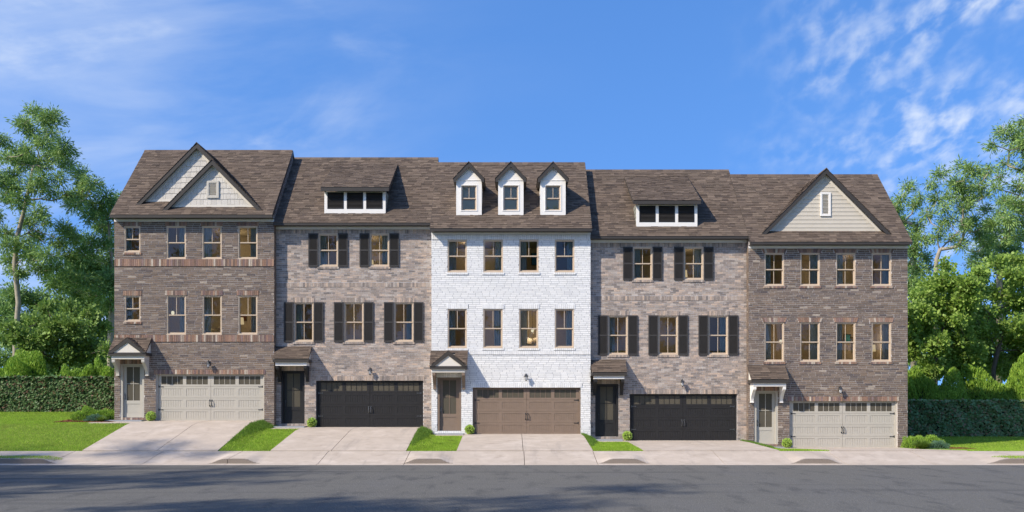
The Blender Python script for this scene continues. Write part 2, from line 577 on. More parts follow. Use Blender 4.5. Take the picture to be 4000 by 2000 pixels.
MT['leaf_ball'] = leafmat('yellow_green_box_leaf', [(0.371, 0.528, 0.087), (0.528, 0.704, 0.147), (0.235, 0.371, 0.059), (0.704, 0.860, 0.274), (0.430, 0.586, 0.117)], trans=.25)
MT['leaf_blue'] = leafmat('blue_green_needle', [(0.108, 0.215, 0.127), (0.166, 0.293, 0.176), (0.074, 0.156, 0.098), (0.215, 0.351, 0.215)])
MT['leaf_tuft'] = leafmat('ornamental_grass_blade', [(0.144, 0.240, 0.030), (0.216, 0.324, 0.054), (0.096, 0.180, 0.024), (0.276, 0.372, 0.096)], trans=.35)
MT['bark_pale'] = M('pale_gum_bark', (.33, .285, .22), rough=.9, var=.22, scale=5, bump=.5, bscale=20, blotch=(2.5, (.17, .145, .11), .52, .75))
MT['bark_dark'] = M('grey_brown_bark', (.12, .095, .075), rough=.95, var=.22, scale=6, bump=.6, bscale=25)
MT['hedge_core'] = M('dark_hedge_inside', (.010, .016, .008), rough=1, var=.2)  # solid near-black filler; the shade between leaves is put into its colour

# ------------------------------------------------------------------ ground shape
HX = [(-18.06, -10.81), (-10.80, -3.68), (-3.66, 3.57), (3.59, 10.74), (10.75, 17.97)]     # house sides
YF = [0.0, 0.35, 0.0, 0.35, 0.0]                                                          # front planes
ZB = [1.46, 1.155, 0.85, 0.545, 0.235]                                                    # garage floor levels
DL = [-16.64, -9.35, -2.14, 5.10, 12.34]                                                  # driveway sides
DR = [-11.39, -4.10, 3.13, 10.35, 17.62]
Y_SW, Z_SW = -6.2, 0.395          # back of pavement
Y_K = -8.15                       # kerb line
Y_G = -8.53                       # gutter edge


def lerp(a, b, t):
    return a + (b - a) * t


def clamp01(t):
    return max(0.0, min(1.0, t))


def sstep(a, b, x):
    t = clamp01((x - a) / (b - a))
    return t * t * (3 - 2 * t)


def prof(i, y):
    zb = ZB[i]
    za = zb - 0.10 * (zb - Z_SW) / 1.07
    if y >= -0.05:
        return zb
    if y >= -1.9:
        return lerp(zb, za, (-0.05 - y) / 1.85)
    return lerp(za, Z_SW, clamp01((-1.9 - y) / (-1.9 - Y_SW)))


def kerbw(x):
    """1 where the full kerb stands, 0 where a driveway crosses"""
    w = 0.0
    for c in (-10.2, -3.1, 4.1, 11.15):
        w = max(w, 1 - sstep(0.35, 0.95, abs(x - c)))
    w = max(w, 1 - sstep(-17.35, -16.65, x))
    w = max(w, sstep(17.35, 18.25, x))
    return w


def G(x, y):
    if y <= Y_SW:
        if y <= Y_K:
            return lerp(0.03, 0.0, clamp01((Y_K - y) / (Y_K - Y_G)))
        t = (y - Y_K) / (Y_SW - Y_K)
        return lerp(lerp(0.03, 0.19, kerbw(x)), Z_SW, t)
    z = prof(0, y)
    for i in range(4):
        t = sstep(DR[i], DR[i] + 0.8, x)
        z = lerp(z, prof(i + 1, y), t)
    if y > 0:
        if x < -10:
            z = lerp(z, 1.83, clamp01(y / 6.0)) + max(0, y - 6) * 0.004
        elif x > 10:
            z = lerp(z, 0.46, clamp01(y / 9.0)) + max(0, y - 9) * 0.004
    return z


def grid(name, xs, ys, zf, mat, parent=None, thick=0.0):
    mb = MB()
    nx, ny = len(xs), len(ys)
    for y in ys:
        for x in xs:
            mb.v.append((x, y, zf(x, y)))
    for b in range(ny - 1):
        for a in range(nx - 1):
            i = b * nx + a
            mb.f.append((i, i + 1, i + nx + 1, i + nx))
    if thick:
        rim = [a for a in range(nx)] + [b * nx + nx - 1 for b in range(1, ny)] + [(ny - 1) * nx + a for a in range(nx - 2, -1, -1)] + [b * nx for b in range(ny - 2, 0, -1)]
        base = len(mb.v)
        for k in rim:
            v = mb.v[k]
            mb.v.append((v[0], v[1], v[2] - thick))
        n = len(rim)
        for k in range(n):
            a, b = k, (k + 1) % n
            mb.f.append((rim[a], base + a, base + b, rim[b]))
    mb.r = [0.0] * len(mb.f)
    return mb.build(name, mat, parent, smooth=False)


def frange(a, b, n):
    return [a + (b - a) * i / (n - 1) for i in range(n)]


def in_house(x, y):
    for (a, b), f in zip(HX, YF):
        if a - 0.02 < x < b + 0.02 and f + 0.05 < y < f + 9.5:
            return True
    return False


# base sheet to the horizon, then the modelled lawn terrain on top of it
mb = MB()
mb.poly([(-900, -900, -.10), (900, -900, -.10), (900, 1500, -.10), (-900, 1500, -.10)])
tag(mb.build('ground', MT['soil']), kind='structure')
xs = sorted(set([-90, -60, -45, -36, -30, -27] + frange(-25, 25, 201) + [27, 30, 36, 45, 60, 90]))
ys = sorted(set(frange(Y_SW, 1.0, 37) + frange(1.0, 14, 27) + [18, 24, 32, 45, 70, 120]))
grid('lawn', xs, ys, lambda x, y: G(x, y) - (0.20 if in_house(x, y) else 0.0), MT['soil'])['kind'] = 'structure'

# road
mb = MB()
mb.poly([(-400, -30, 0), (400, -30, 0), (400, Y_G, 0), (-400, Y_G, 0)])
tag(mb.build('road', MT['asphalt']), kind='structure')

# pavement: slabs split at the joints, over a dark joint filler sheet
filler = grid('pavement', xs, [Y_G, Y_K - 0.01] + frange(Y_K, Y_SW, 6), lambda x, y: G(x, y) - 0.022, MT['joint'])
tag(filler, kind='structure')
joints = [-90, -40, -34, -28, -22.5, -16.9, -13.5, -10.42, -7.1, -3.94, 0.46, 3.13, 7.77, 12.2, 15.4, 18.75, 24, 30, 36, 90]
for a, b in zip(joints[:-1], joints[1:]):
    n = max(3, int((b - a) / 0.12)) if b - a < 8 else 8
    sx = frange(a + 0.011, b - 0.011, n)
    grid('pavement_slab', sx, frange(Y_K + 0.015, Y_SW, 7), lambda x, y: G(x, y), MT['concrete'], filler, thick=.02)
    grid('gutter_slab', sx, [Y_G, Y_K], lambda x, y: G(x, y) + 0.002, MT['concrete'], filler, thick=.03)
# kerb faces: pebbly upstand wherever the kerb stands
kb = empty('kerb', (0, Y_K, 0))
tag(kb, kind='structure')
for a, b in ((-60, -28), (-28, -22.5), (-22.5, -16.7), (-11.15, -10.42), (-10.40, -9.25), (-4.05, -3.95), (-3.93, -2.15), (3.15, 5.05), (10.2, 12.1), (17.4, 18.74), (18.76, 24), (24, 30), (30, 60)):
    mb = MB()
    sx = frange(a, b, max(3, int((b - a) / .1)) if b - a < 8 else 12)
    for x0, x1 in zip(sx[:-1], sx[1:]):
        z0, z1 = G(x0, Y_K + .001) + .004, G(x1, Y_K + .001) + .004
        if max(z0, z1) < .045:
            continue
        mb.poly([(x0, Y_K - .012, .015), (x1, Y_K - .012, .015), (x1, Y_K + .005, z1), (x0, Y_K + .005, z0)])
        mb.poly([(x0, Y_K + .005, z0), (x1, Y_K + .005, z1), (x1, Y_K + .13, z1 + .012), (x0, Y_K + .13, z0 + .012)])
    if mb.f:
        mb.build('kerb_stone', MT['kerb'], kb)

# driveways: four slabs each, dark filler in the joints, plus the short walk to the door
for i in range(5):
    yb = YF[i] - 0.02 if i in (1, 3) else 0.12
    xc = [-13.75, -7.0, 0.43, 7.75, 15.0][i]
    l, r = DL[i], DR[i]
    xg = sorted(set(frange(l, r, 24)))
    yg = frange(Y_SW, yb, 22)
    base = grid('driveway', xg, yg, lambda x, y: prof(i, y) + .004, MT['joint'])
    tag(base, kind='structure')
    ym = [-3.55, -3.6, -3.75, -3.9, -4.2][i]
    for xa, xb in ((l, xc - .011), (xc + .011, r)):
        for ya, yc in ((Y_SW + .004, ym - .011), (ym + .011, yb)):
            grid('driveway_slab', frange(xa, xb, 9), frange(ya, yc, 9), lambda x, y: prof(i, y) + .028, MT['concrete'], base, thick=.10)
    wx0 = HX[i][0] - (.55 if i == 0 else -.02)
    grid('driveway_slab', frange(wx0, l - .012, 8), frange(YF[i] - 1.55, YF[i] - .0, 6), lambda x, y: prof(i, y) + .024, MT['concrete'], base, thick=.10)

# ------------------------------------------------------------------ pieces of houses


def shingles(parent, o, u, v, W_, L_, seed, keep=None, singles=300, exposure=.145, tmin=.13, tmax=.44):
    """courses of shingles on the plane o + a*u + b*v; the largest ones are objects of their own, the rest one part"""
    rg = random.Random(seed)
    u, v, o = Vector(u).normalized(), Vector(v).normalized(), Vector(o)
    n = u.cross(v).normalized()
    if n.z < 0:
        n = -n
    items = []
    k = 0
    while k * exposure < L_ - .01:
        v0 = k * exposure + rg.uniform(-.004, .004)
        v1 = min(v0 + exposure * 1.32, L_)
        a = -rg.uniform(0, .3)
        while a < W_:
            w = rg.uniform(tmin, tmax)
            a0, a1 = max(0, a), min(W_, a + w)
            a += w
            if a1 - a0 < .03:
                continue
            c = o + u * (a0 + a1) / 2 + v * (v0 + exposure / 2)
            if keep and not keep(c):
                continue
            t = .013 + (.010 if rg.random() < .45 else 0) + rg.uniform(0, .004)
            items.append((a0 + .0015, a1 - .0015, v0, v1, t, rg.random()))
        k += 1
    order = sorted(range(len(items)), key=lambda q: -(items[q][1] - items[q][0]))
    pick = set(order[:singles])
    mb = MB()
    for q, (a0, a1, v0, v1, t, r) in enumerate(items):
        if q in pick:
            ln = v1 - v0
            tilt = math.atan2(t, ln)
            vv = (v * math.cos(tilt) - n * math.sin(tilt)).normalized()
            nn = u.cross(vv).normalized()
            if nn.z < 0:
                nn = -nn
            c = o + u * (a0 + a1) / 2 + v * (v0 + v1) / 2 + n * (t * .5 - .003)
            rot = Matrix((u, vv, u.cross(vv))).transposed().to_euler()
            piece('shingle', MT['shingle'], parent, c, (a1 - a0, ln, .010), rot=rot)
        else:
            P = []
            for (aa, bb, h) in ((a0, v0, t - .009), (a1, v0, t - .009), (a1, v1, -.004), (a0, v1, -.004), (a0, v0, t), (a1, v0, t), (a1, v1, .003), (a0, v1, .003)):
                P.append(o + u * aa + v * bb + n * h)
            i = len(mb.v)
            mb.v += [tuple(p) for p in P]
            for f in ((0, 1, 5, 4), (1, 2, 6, 5), (3, 0, 4, 7), (4, 5, 6, 7)):
                mb.f.append(tuple(i + z for z in f))
                mb.r.append(r)
    if mb.f:
        s = mb.build('shingle_courses', MT['shingle'], parent)
        s['kind'] = 'stuff'


def field(x0, x1, z0, z1, zones, pitch, blen, joint, half, rg):
    k, z = 0, z0
    res = []
    while z < z1 - .01:
        c0, c1 = z + joint / 2, min(z + pitch - joint / 2, z1)
        zs = [q for q in zones if q[2] < c1 and q[3] > c0 and q[0] < x1 and q[1] > x0]
        cuts = {x0, x1}
        for q in zs:
            cuts |= {max(x0, q[0]), min(x1, q[1])}
        cuts = sorted(cuts)
        off = (blen / 2 if k % 2 else 0) if half else rg.uniform(0, blen)
        bl = [x0 - off]
        while bl[-1] < x1:
            bl.append(bl[-1] + blen * (1 if half else rg.uniform(.86, 1.1)))
        for s0, s1 in zip(cuts[:-1], cuts[1:]):
            m = (s0 + s1) / 2
            lo, hi = c0, c1
            for q in zs:
                if q[0] <= m <= q[1]:
                    if q[2] <= lo and q[3] >= hi:
                        hi = lo
                    elif q[2] <= lo:
                        lo = max(lo, q[3] + .004)
                    else:
                        hi = min(hi, q[2] - .004)
            if hi - lo < .018:
                continue
            for b0, b1 in zip(bl[:-1], bl[1:]):
                a, b = max(b0 + joint / 2, s0), min(b1 - joint / 2, s1)
                if b - a > .022:
                    res.append((a, b, lo, hi))
        z += pitch
        k += 1
    return res


def sash_window(parent, name, x0, x1, z0, z1, y, low_muntin, trim=.045):
    """double hung window: casing, sashes with muntins, one pane per light"""
    fm = MT['win_frame']
    mb = MB()
    mb.frame(x0, x1, z0, z1, trim, y + .015, y + .14, wb=trim * 1.15)
    mb.box(x0 - .012, x1 + .012, y - .006, y + .014, z0 - .012, z0 + .022)
    w = mb.build(name, fm, parent)
    zm = (z0 + z1) / 2
    xi0, xi1 = x0 + trim, x1 - trim
    xc = (xi0 + xi1) / 2
    up = MB()
    up.frame(xi0, xi1, zm - .02, z1 - trim, .032, y + .045, y + .08, wb=.045)
    up.box(xc - .012, xc + .012, y + .05, y + .078, zm + .025, z1 - trim - .032)
    lo = MB()
    lo.frame(xi0, xi1, z0 + trim * 1.15, zm + .0, .036, y + .083, y + .115, wb=.05)
    if low_muntin:
        lo.box(xc - .012, xc + .012, y + .087, y + .112, z0 + trim * 1.15 + .05, zm - .036)
    sub = w if parent.type == 'EMPTY' else parent
    up.build('upper_sash', fm, sub)
    lo.build('lower_sash', fm, sub)

    def pane(a, b, c, d, yy):
        p = MB()
        p.box(a, b, yy, yy + .006, c, d)
        p.build('pane', MT['pane'], sub)
    t, bz = z1 - trim - .03, zm + .022
    pane(xi0 + .03, xc - .008, bz, t, y + .062)
    pane(xc + .008, xi1 - .03, bz, t, y + .062)
    t, bz = zm - .033, z0 + trim * 1.15 + .045
    if low_muntin:
        pane(xi0 + .03, xc - .008, bz, t, y + .098)
        pane(xc + .008, xi1 - .03, bz, t, y + .098)
    else:
        pane(xi0 + .03, xi1 - .03, bz, t, y + .098)
    return w


def shutter(parent, x0, x1, z0, z1, y):
    mb = MB()
    st = .052
    zm = (z0 + z1) / 2 - .01
    mb.frame(x0, x1, z0, z1, st, y - .045, y - .008, wt=.06, wb=.07)
    mb.box(x0 + st, x1 - st, y - .045, y - .008, zm - .035, zm + .035)
    mb.box(x0 + st, x1 - st, y - .016, y - .009, z0 + .06, zm - .03)
    mb.box(x0 + st, x1 - st, y - .016, y - .009, zm + .03, z1 - .05)
    s = mb.build('shutter', MT['shutter'], parent)
    for a, b in ((z0 + .07, zm - .035), (zm + .035, z1 - .06)):
        n = max(4, int(round((b - a) / .046)))
        for k in range(n):
            zc = a + (k + .5) * (b - a) / n
            piece('slat', MT['shutter'], s, ((x0 + x1) / 2, y - .030, zc), (x1 - x0 - 2 * st, .034, .011), rx=math.radians(38))
    return s


def garage_door(parent, x0, x1, z0, z1, y, mk, hw):
    """sectional carriage door: 4 sections, two leaves, planked panels, a row of small panes on top"""
    m = MT[mk]
    j = .075
    jb = MB()
    jb.box(x0, x0 + j, y - .02, y + .10, z0, z1)
    jb.box(x1 - j, x1, y - .02, y + .10, z0, z1)
    jb.box(x0 + j, x1 - j, y - .02, y + .10, z1 - .025, z1)
    jb.build('garage_door_frame', m, parent)
    a0, a1, b0, b1 = x0 + j + .004, x1 - j - .004, z0 + .012, z1 - .028
    xm = (a0 + a1) / 2
    H = (b1 - b0) / 4
    mb = MB()
    planks, panes = [], []
    for row in range(4):
        r0, r1 = b0 + row * H + .004, b0 + (row + 1) * H - .004
        for h0, h1 in ((a0, xm - .006), (xm + .006, a1)):
            Wd = h1 - h0
            st = Wd * .055
            pw = (Wd - 4 * st) / 2 if False else (Wd - 3.2 * st) / 2
            p1 = (h0 + st, h0 + st + pw)
            p2 = (h1 - st - pw, h1 - st)
            ph0, ph1 = r0 + H * .185, r1 - H * .185
            if row == 3:
                ph0, ph1 = r0 + H * .165, r1 - H * .10
            # rails and stiles
            mb.box(h0, h1, y + .03, y + .06, r0, ph0)
            mb.box(h0, h1, y + .03, y + .06, ph1, r1)
            mb.box(h0, p1[0], y + .03, y + .06, ph0, ph1)
            mb.box(p1[1], p2[0], y + .03, y + .06, ph0, ph1)
            mb.box(p2[1], h1, y + .03, y + .06, ph0, ph1)
            for q0, q1 in (p1, p2):
                if row < 3:
                    n = 9
                    for k in range(n):
                        planks.append((q0 + (q1 - q0) * k / n + .004, q0 + (q1 - q0) * (k + 1) / n - .004, ph0, ph1))
                else:
                    for k in range(4):
                        panes.append((q0 + (q1 - q0) * k / 4, q0 + (q1 - q0) * (k + 1) / 4, ph0, ph1))
                    for k in range(1, 4):
                        xx = q0 + (q1 - q0) * k / 4
                        mb.box(xx - .009, xx + .009, y + .036, y + .058, ph0, ph1)
    # backing sheet below the window row
    mb.box(a0, a1, y + .066, y + .08, b0, b0 + 3 * H + .02)
    d = mb.build('garage_door', m, parent)
    for q0, q1, c0, c1 in planks:
        piece('plank', m, d, ((q0 + q1) / 2, y + .052, (c0 + c1) / 2), (q1 - q0, .022, c1 - c0))
    for q0, q1, c0, c1 in panes:
        piece('pane', MT['door_pane'], d, ((q0 + q1) / 2, y + .050, (c0 + c1) / 2), (q1 - q0 - .002, .006, c1 - c0))
    hm = MT[hw]
    for zz in (b0 + 3 * H - .012, b0 + H - .012):
        for xx, s in ((a0 + .01, 1), (a1 - .01, -1)):
            hb = MB()
            pts = [(0, -.052), (.030, -.045), (.05, -.016), (.17, -.012), (.195, -.024), (.225, 0), (.195, .024), (.17, .012), (.05, .016), (.030, .045), (0, .052)]
            hb.prism([(xx + s * p[0], y + .012, zz + p[1]) for p in pts], (0, .017, 0))
            hb.build('hinge', hm, d)
    for xx in (xm - .05, xm + .05):
        hb = MB()
        zc = b0 + 1.55 * H
        for s in (-1, 1):
            hb.prism([(xx + .026 * math.cos(t), y + .012, zc + s * .125 + .038 * math.sin(t)) for t in [k * math.pi / 4 for k in range(8)]], (0, .017, 0))
        hb.tube([(xx, y + .012, zc - .125), (xx, y - .035, zc - .10), (xx, y - .040, zc), (xx, y - .035, zc + .10), (xx, y + .012, zc + .125)], .013, 6)
        hb.build('handle', hm, d)
    return d


def front_door(parent, x0, x1, z0, z1, y, mk, hw):
    m = MT[mk]
    fr = MB()
    f = .10
    fr.box(x0, x0 + f, y + .02, y + .14, z0, z1)
    fr.box(x1 - f, x1, y + .02, y + .14, z0, z1)
    fr.box(x0 + f, x1 - f, y + .02, y + .14, z1 - .06, z1)
    fr.box(x0 + f - .03, x0 + f, y + .14, y + .2, z0, z1)
    fr.box(x1 - f, x1 - f + .03, y + .14, y + .2, z0, z1)
    fr.build('door_frame', m, parent)
    a0, a1, b0, b1 = x0 + f + .004, x1 - f - .004, z0 + .01, z1 - .064
    w = a1 - a0
    st = w * .155
    g0, g1 = a0 + st, a1 - st
    gz0, gz1 = b0 + (b1 - b0) * .325, b1 - .06
    pz0, pz1 = b0 + (b1 - b0) * .085, b0 + (b1 - b0) * .26
    yd = y + .12
    d = MB()
    d.box(a0, g0, yd, yd + .05, b0, b1)
    d.box(g1, a1, yd, yd + .05, b0, b1)
    d.box(g0, g1, yd, yd + .05, gz1, b1)
    d.box(g0, g1, yd, yd + .05, pz1, gz0)
    d.box(g0, g1, yd, yd + .05, b0, pz0)
    xm, zm = (g0 + g1) / 2, (gz0 + gz1) / 2
    d.box(xm - .012, xm + .012, yd + .006, yd + .044, gz0, gz1)
    d.box(g0, xm - .012, yd + .006, yd + .044, zm - .012, zm + .012)
    d.box(xm + .012, g1, yd + .006, yd + .044, zm - .012, zm + .012)
    o = d.build('front_door', m, parent)
    p = MB()
    p.box(g0 + .002, g1 - .002, yd + .014, yd + .046, pz0 + .002, pz1 - .002)
    p.build('door_panel', m, o)
    for q0, q1 in ((g0, xm - .012), (xm + .012, g1)):
        for c0, c1 in ((gz0, zm - .012), (zm + .012, gz1)):
            piece('pane', MT['door_pane'], o, ((q0 + q1) / 2, yd + .025, (c0 + c1) / 2), (q1 - q0, .008, c1 - c0))
    h = MB()
    hx = a0 + .065
    hz = b0 + (b1 - b0) * .40
    h.box(hx - .022, hx + .022, yd - .012, yd - .001, hz - .14, hz + .14)
    h.tube([(hx, yd - .01, hz + .08), (hx, yd - .06, hz + .07), (hx, yd - .065, hz - .06), (hx, yd - .01, hz - .1)], .011, 6)
    h.tube([(hx, yd - .05, hz + .06), (hx + .08, yd - .05, hz + .055)], .009, 6)
    h.build('door_handle', MT[hw], o)
    return o


def bracket(parent, x0, x1, yw, dep, zt, zb, mat):
    """curved timber bracket: wall leg, nose block under the beam, curved brace"""
    mb = MB()
    nose = .16
    pts = [(yw - .005, zt), (yw - dep, zt), (yw - dep, zt - nose * .7), (yw - dep + .02, zt - nose)]
    n = 8
    ys0, zs0 = yw - dep + .05, zt - nose
    ye, ze = yw - .12, zb
    for k in range(n + 1):
        t = k / n
        yy = lerp(ys0, ye, 1 - (1 - t) ** 1.9)
        pts.append((yy, lerp(zs0, ze, t)))
    pts.append((yw - .005, zb))
    mb.prism([(x0, p[0], p[1]) for p in pts], (x1 - x0, 0, 0))
    mb.box(x0 - .008, x1 + .008, yw - .14, yw - .004, zb - .025, zb + .012)
    mb.build('bracket', mat, parent)


def canopy(house, i, x0, x1, zt, ze, fh, bh, zbr, mat, gable, seed):
    """porch roof on brackets over the front door"""
    yw = YF[i] - .004
    dep = .66
    ye = yw - dep
    root = MB()
    # solid wedge under the shingles, cream cheeks show at the sides
    zl = ze - fh
    root.prism([(x0 + .03, ye + .03, zl + .02), (x0 + .03, ye + .03, ze - .02), (x0 + .03, yw, zt - .03), (x0 + .03, yw, zl + .02)], (x1 - x0 - .06, 0, 0))
    c = root.build('porch_canopy', MT['cream'], house)
    fb = MB()
    fb.box(x0 - .02, x1 + .02, ye - .02, ye + .0, zl, ze)
    fb.box(x0 - .02, x0 + .0, ye, yw, zl, ze)
    fb.box(x1 + .0, x1 + .02, ye, yw, zl, ze)
    fb.box(x0, x1, ye, yw, zl + .004, zl + .02)
    fb.build('fascia', MT['fascia'], c)
    # rakes
    for xx in (x0 - .02, x1 + .0):
        rk = MB()
        rk.prism([(xx, ye, ze - .03), (xx, yw, zt - .10), (xx, yw, zt), (xx, ye, ze + .01)], (.02, 0, 0))
        rk.build('rake_board', MT['fascia'], c)
    bm = MB()
    bm.box(x0 + .085, x1 - .085, ye + .06, yw, zl - bh, zl + .003)
    bm.build('beam', MT['white_trim'] if not gable else MT['cream'], c)
    bracket(c, x0 + .09, x0 + .225, yw, dep - .075, zl - bh - .002, zbr, mat)
    bracket(c, x1 - .225, x1 - .09, yw, dep - .075, zl - bh - .002, zbr, mat)
    v = Vector((0, yw - ye, zt - ze))
    L = v.length
    xc = (x0 + x1) / 2
    hw = (x1 - x0) / 2 + .02
    za = zt - .04
    slope = (za - ze) / hw

    def keep(p):
        if not gable:
            return True
        return p.z > za - abs(p.x - xc) * (za - ze) / hw - .05
    shingles(c, (x0 - .03, ye - .03, ze + .012), (1, 0, 0), v, x1 - x0 + .06, L + .02, seed, keep, singles=120, exposure=.115, tmin=.2, tmax=.5)
    if gable:
        g = MB()
        g.prism([(xc - hw, ye - .002, ze - .02), (xc + hw, ye - .002, ze - .02), (xc, ye - .002, za - .015)], (0, dep * .97, 0))
        g.build('pediment', MT['cream'], c)
        rb = MB()
        t = .165
        for s in (-1, 1):
            A = (xc + s * (hw + .0), ye - .045, ze - .02)
            B = (xc, ye - .045, za + .01)
            d = Vector((B[0] - A[0], 0, B[2] - A[2]))
            dn = t / math.cos(math.atan2(d.z, abs(d.x)))
            rb.prism([A, B, (B[0], B[1], B[2] - dn), (A[0] - s * dn * hw / (za - ze) * .0 - s * dn * .9, A[1], A[2] - .0)], (0, .035, 0))
        rb.build('rake_board', MT['fascia'], c)
        # small pediment trim line
        tr = MB()
        k = .10
        hb, hz = hw - .42, (za - ze) - .31
        for s in (-1, 1):
            tr.prism([(xc + s * hw * .78, ye - .012, ze + .005), (xc, ye - .012, za - .19), (xc, ye - .012, za - .235), (xc + s * hw * .66, ye - .012, ze + .005)], (0, .012, 0))
        tr.build('pediment_trim', MT['cream'], c)
        for s in (-1, 1):
            vv = Vector((-s * hw, 0, za - ze))
            shingles(c, (xc + s * (hw + .01), ye - .05, ze + .006), (0, 1, 0), vv, dep, vv.length + .02, seed + 5 + s,
                     lambda p: p.z > ze + (p.y - ye) / (yw - ye) * (zt - ze) - .03, singles=60, exposure=.115)
        cap = MB()
        cap.prism([(xc - .09, ye - .055, za - .055), (xc, ye - .055, za + .035), (xc + .09, ye - .055, za - .055), (xc, ye - .055, za + .012)], (0, dep - .05, 0))
        cap.build('ridge_cap', MT['shingle'], c)
    return c


def lantern(i, x, zc, label):
    y = YF[i]
    root = empty('wall_lantern', (x, y, zc))
    tag(root, label, 'lantern', 'wall lanterns over the garage doors')
    yl = y - .17
    b = MB()
    b.box(x - .04, x + .04, y - .03, y - .006, zc - .02, zc + .16)
    b.tube([(x, y - .02, zc + .10), (x, y - .09, zc + .19), (x, yl, zc + .19), (x, yl, zc + .14)], .011, 6)
    b.build('bracket_arm', MT['iron'], root)
    c = MB()
    c.lathe([(.105, .035), (.10, .05), (.06, .115), (.02, .15), (.014, .18)], (x, yl, zc), 6)
    c.build('lantern_cap', MT['iron'], root)
    g = MB()
    g.lathe([(.038, -.12), (.068, .034)], (x, yl, zc), 6)
    g.build('lantern_glass', MT['lantern_glass'], root)
    f = MB()
    for k in range(6):
        t = 2 * math.pi * k / 6
        f.tube([(x + .042 * math.cos(t), yl + .042 * math.sin(t), zc - .125), (x + .074 * math.cos(t), yl + .074 * math.sin(t), zc + .036)], .006, 4)
    f.lathe([(.01, -.175), (.018, -.15), (.05, -.135), (.045, -.115)], (x, yl, zc), 6)
    f.build('lantern_cage', MT['iron'], root)


def box_room(house, i, zb, z1, z2, ztop):
    """inside of the house seen through the panes"""
    x0, x1 = HX[i][0] + .12, HX[i][1] - .12
    y0, y1 = YF[i] + .26, YF[i] + 3.6
    w = MB()
    w.box(x0, x1, y1, y1 + .1, z1, ztop)
    w.box(x0 - .05, x0, y0, y1, z1, ztop)
    w.box(x1, x1 + .05, y0, y1, z1, ztop)
    w.box(x0, x1, y0, y1, z2 - .25, z2 - .03)
    w.box(x0, x1, y0, y1, ztop, ztop + .05)
    w.build('interior_wall', MT['room_wall'], house)
    f = MB()
    f.box(x0, x1, y0, y1, z1 - .2, z1 - .003)
    f.box(x0, x1, y0, y1, z2 - .03, z2)
    f.build('interior_floor', MT['room_floor'], house)
    g = MB()
    g.box(x0, x1, y0 + 2.5, y0 + 2.6, zb, z1 - .2)
    g.box(x0, x0 + .05, y0, y0 + 2.5, zb, z1 - .2)
    g.box(x1 - .05, x1, y0, y0 + 2.5, zb, z1 - .2)
    g.box(x0, x1, y0, y0 + 2.5, zb - .02, zb + .004)
    g.build('garage_interior', MT['room_dark'], house)


def curtain(x0, x1, z0, z1, y, seed, label):
    rg = random.Random(seed)
    mb = MB()
    n = 40
    ph = rg.uniform(0, 6)
    fr = rg.uniform(9.5, 12.5)
    rows = [0, .5, 1]
    pts = []
    for t in rows:
        for k in range(n):
            s = k / (n - 1)
            amp = .035 + .012 * t
            pts.append((lerp(x0, x1, s) + rg.uniform(-.002, .002), y + amp * math.sin(ph + s * (x1 - x0) * fr * 6.2) + .01 * math.sin(s * 21), lerp(z1, z0, t)))
    mb.v = pts
    for a in range(len(rows) - 1):
        for k in range(n - 1):
            mb.f.append((a * n + k, a * n + k + 1, (a + 1) * n + k + 1, (a + 1) * n + k))
    mb.r = [0.0] * len(mb.f)
    o = mb.build('curtain', MT['curtain'], None, smooth=True)
    tag(o, label, 'curtain', 'blue grey curtains behind the windows')


# ------------------------------------------------------------------ the five houses
OV = .40          # eave overhang
HOUSES = []
STYLE = ['dark', 'grey', 'white', 'grey', 'dark']
SHORT = ['double gabled house', 'grey house by double gables', 'white house', 'grey house by single gable', 'single gabled house']
LABELS = ['dark brown brick townhouse with two overlapping shingled gables and beige doors',
          'grey brick townhouse with black garage door between the double gabled and white houses',
          'white painted brick townhouse with three small gabled dormers and brown doors',
          'grey brick townhouse with black garage door between the white and single gabled houses',
          'dark brown brick townhouse with one wide sided gable and beige doors']
FASC = [(838, 853), (869.5, 882.5), (891, 905.4), (921, 935), (944, 957.6)]       # fascia rows in the photo
FRZ = [866, 895.5, 917, 948, 970]                                              # bottom of the frieze board
RIDGE = [589, 618, 637, 665.5, 684]
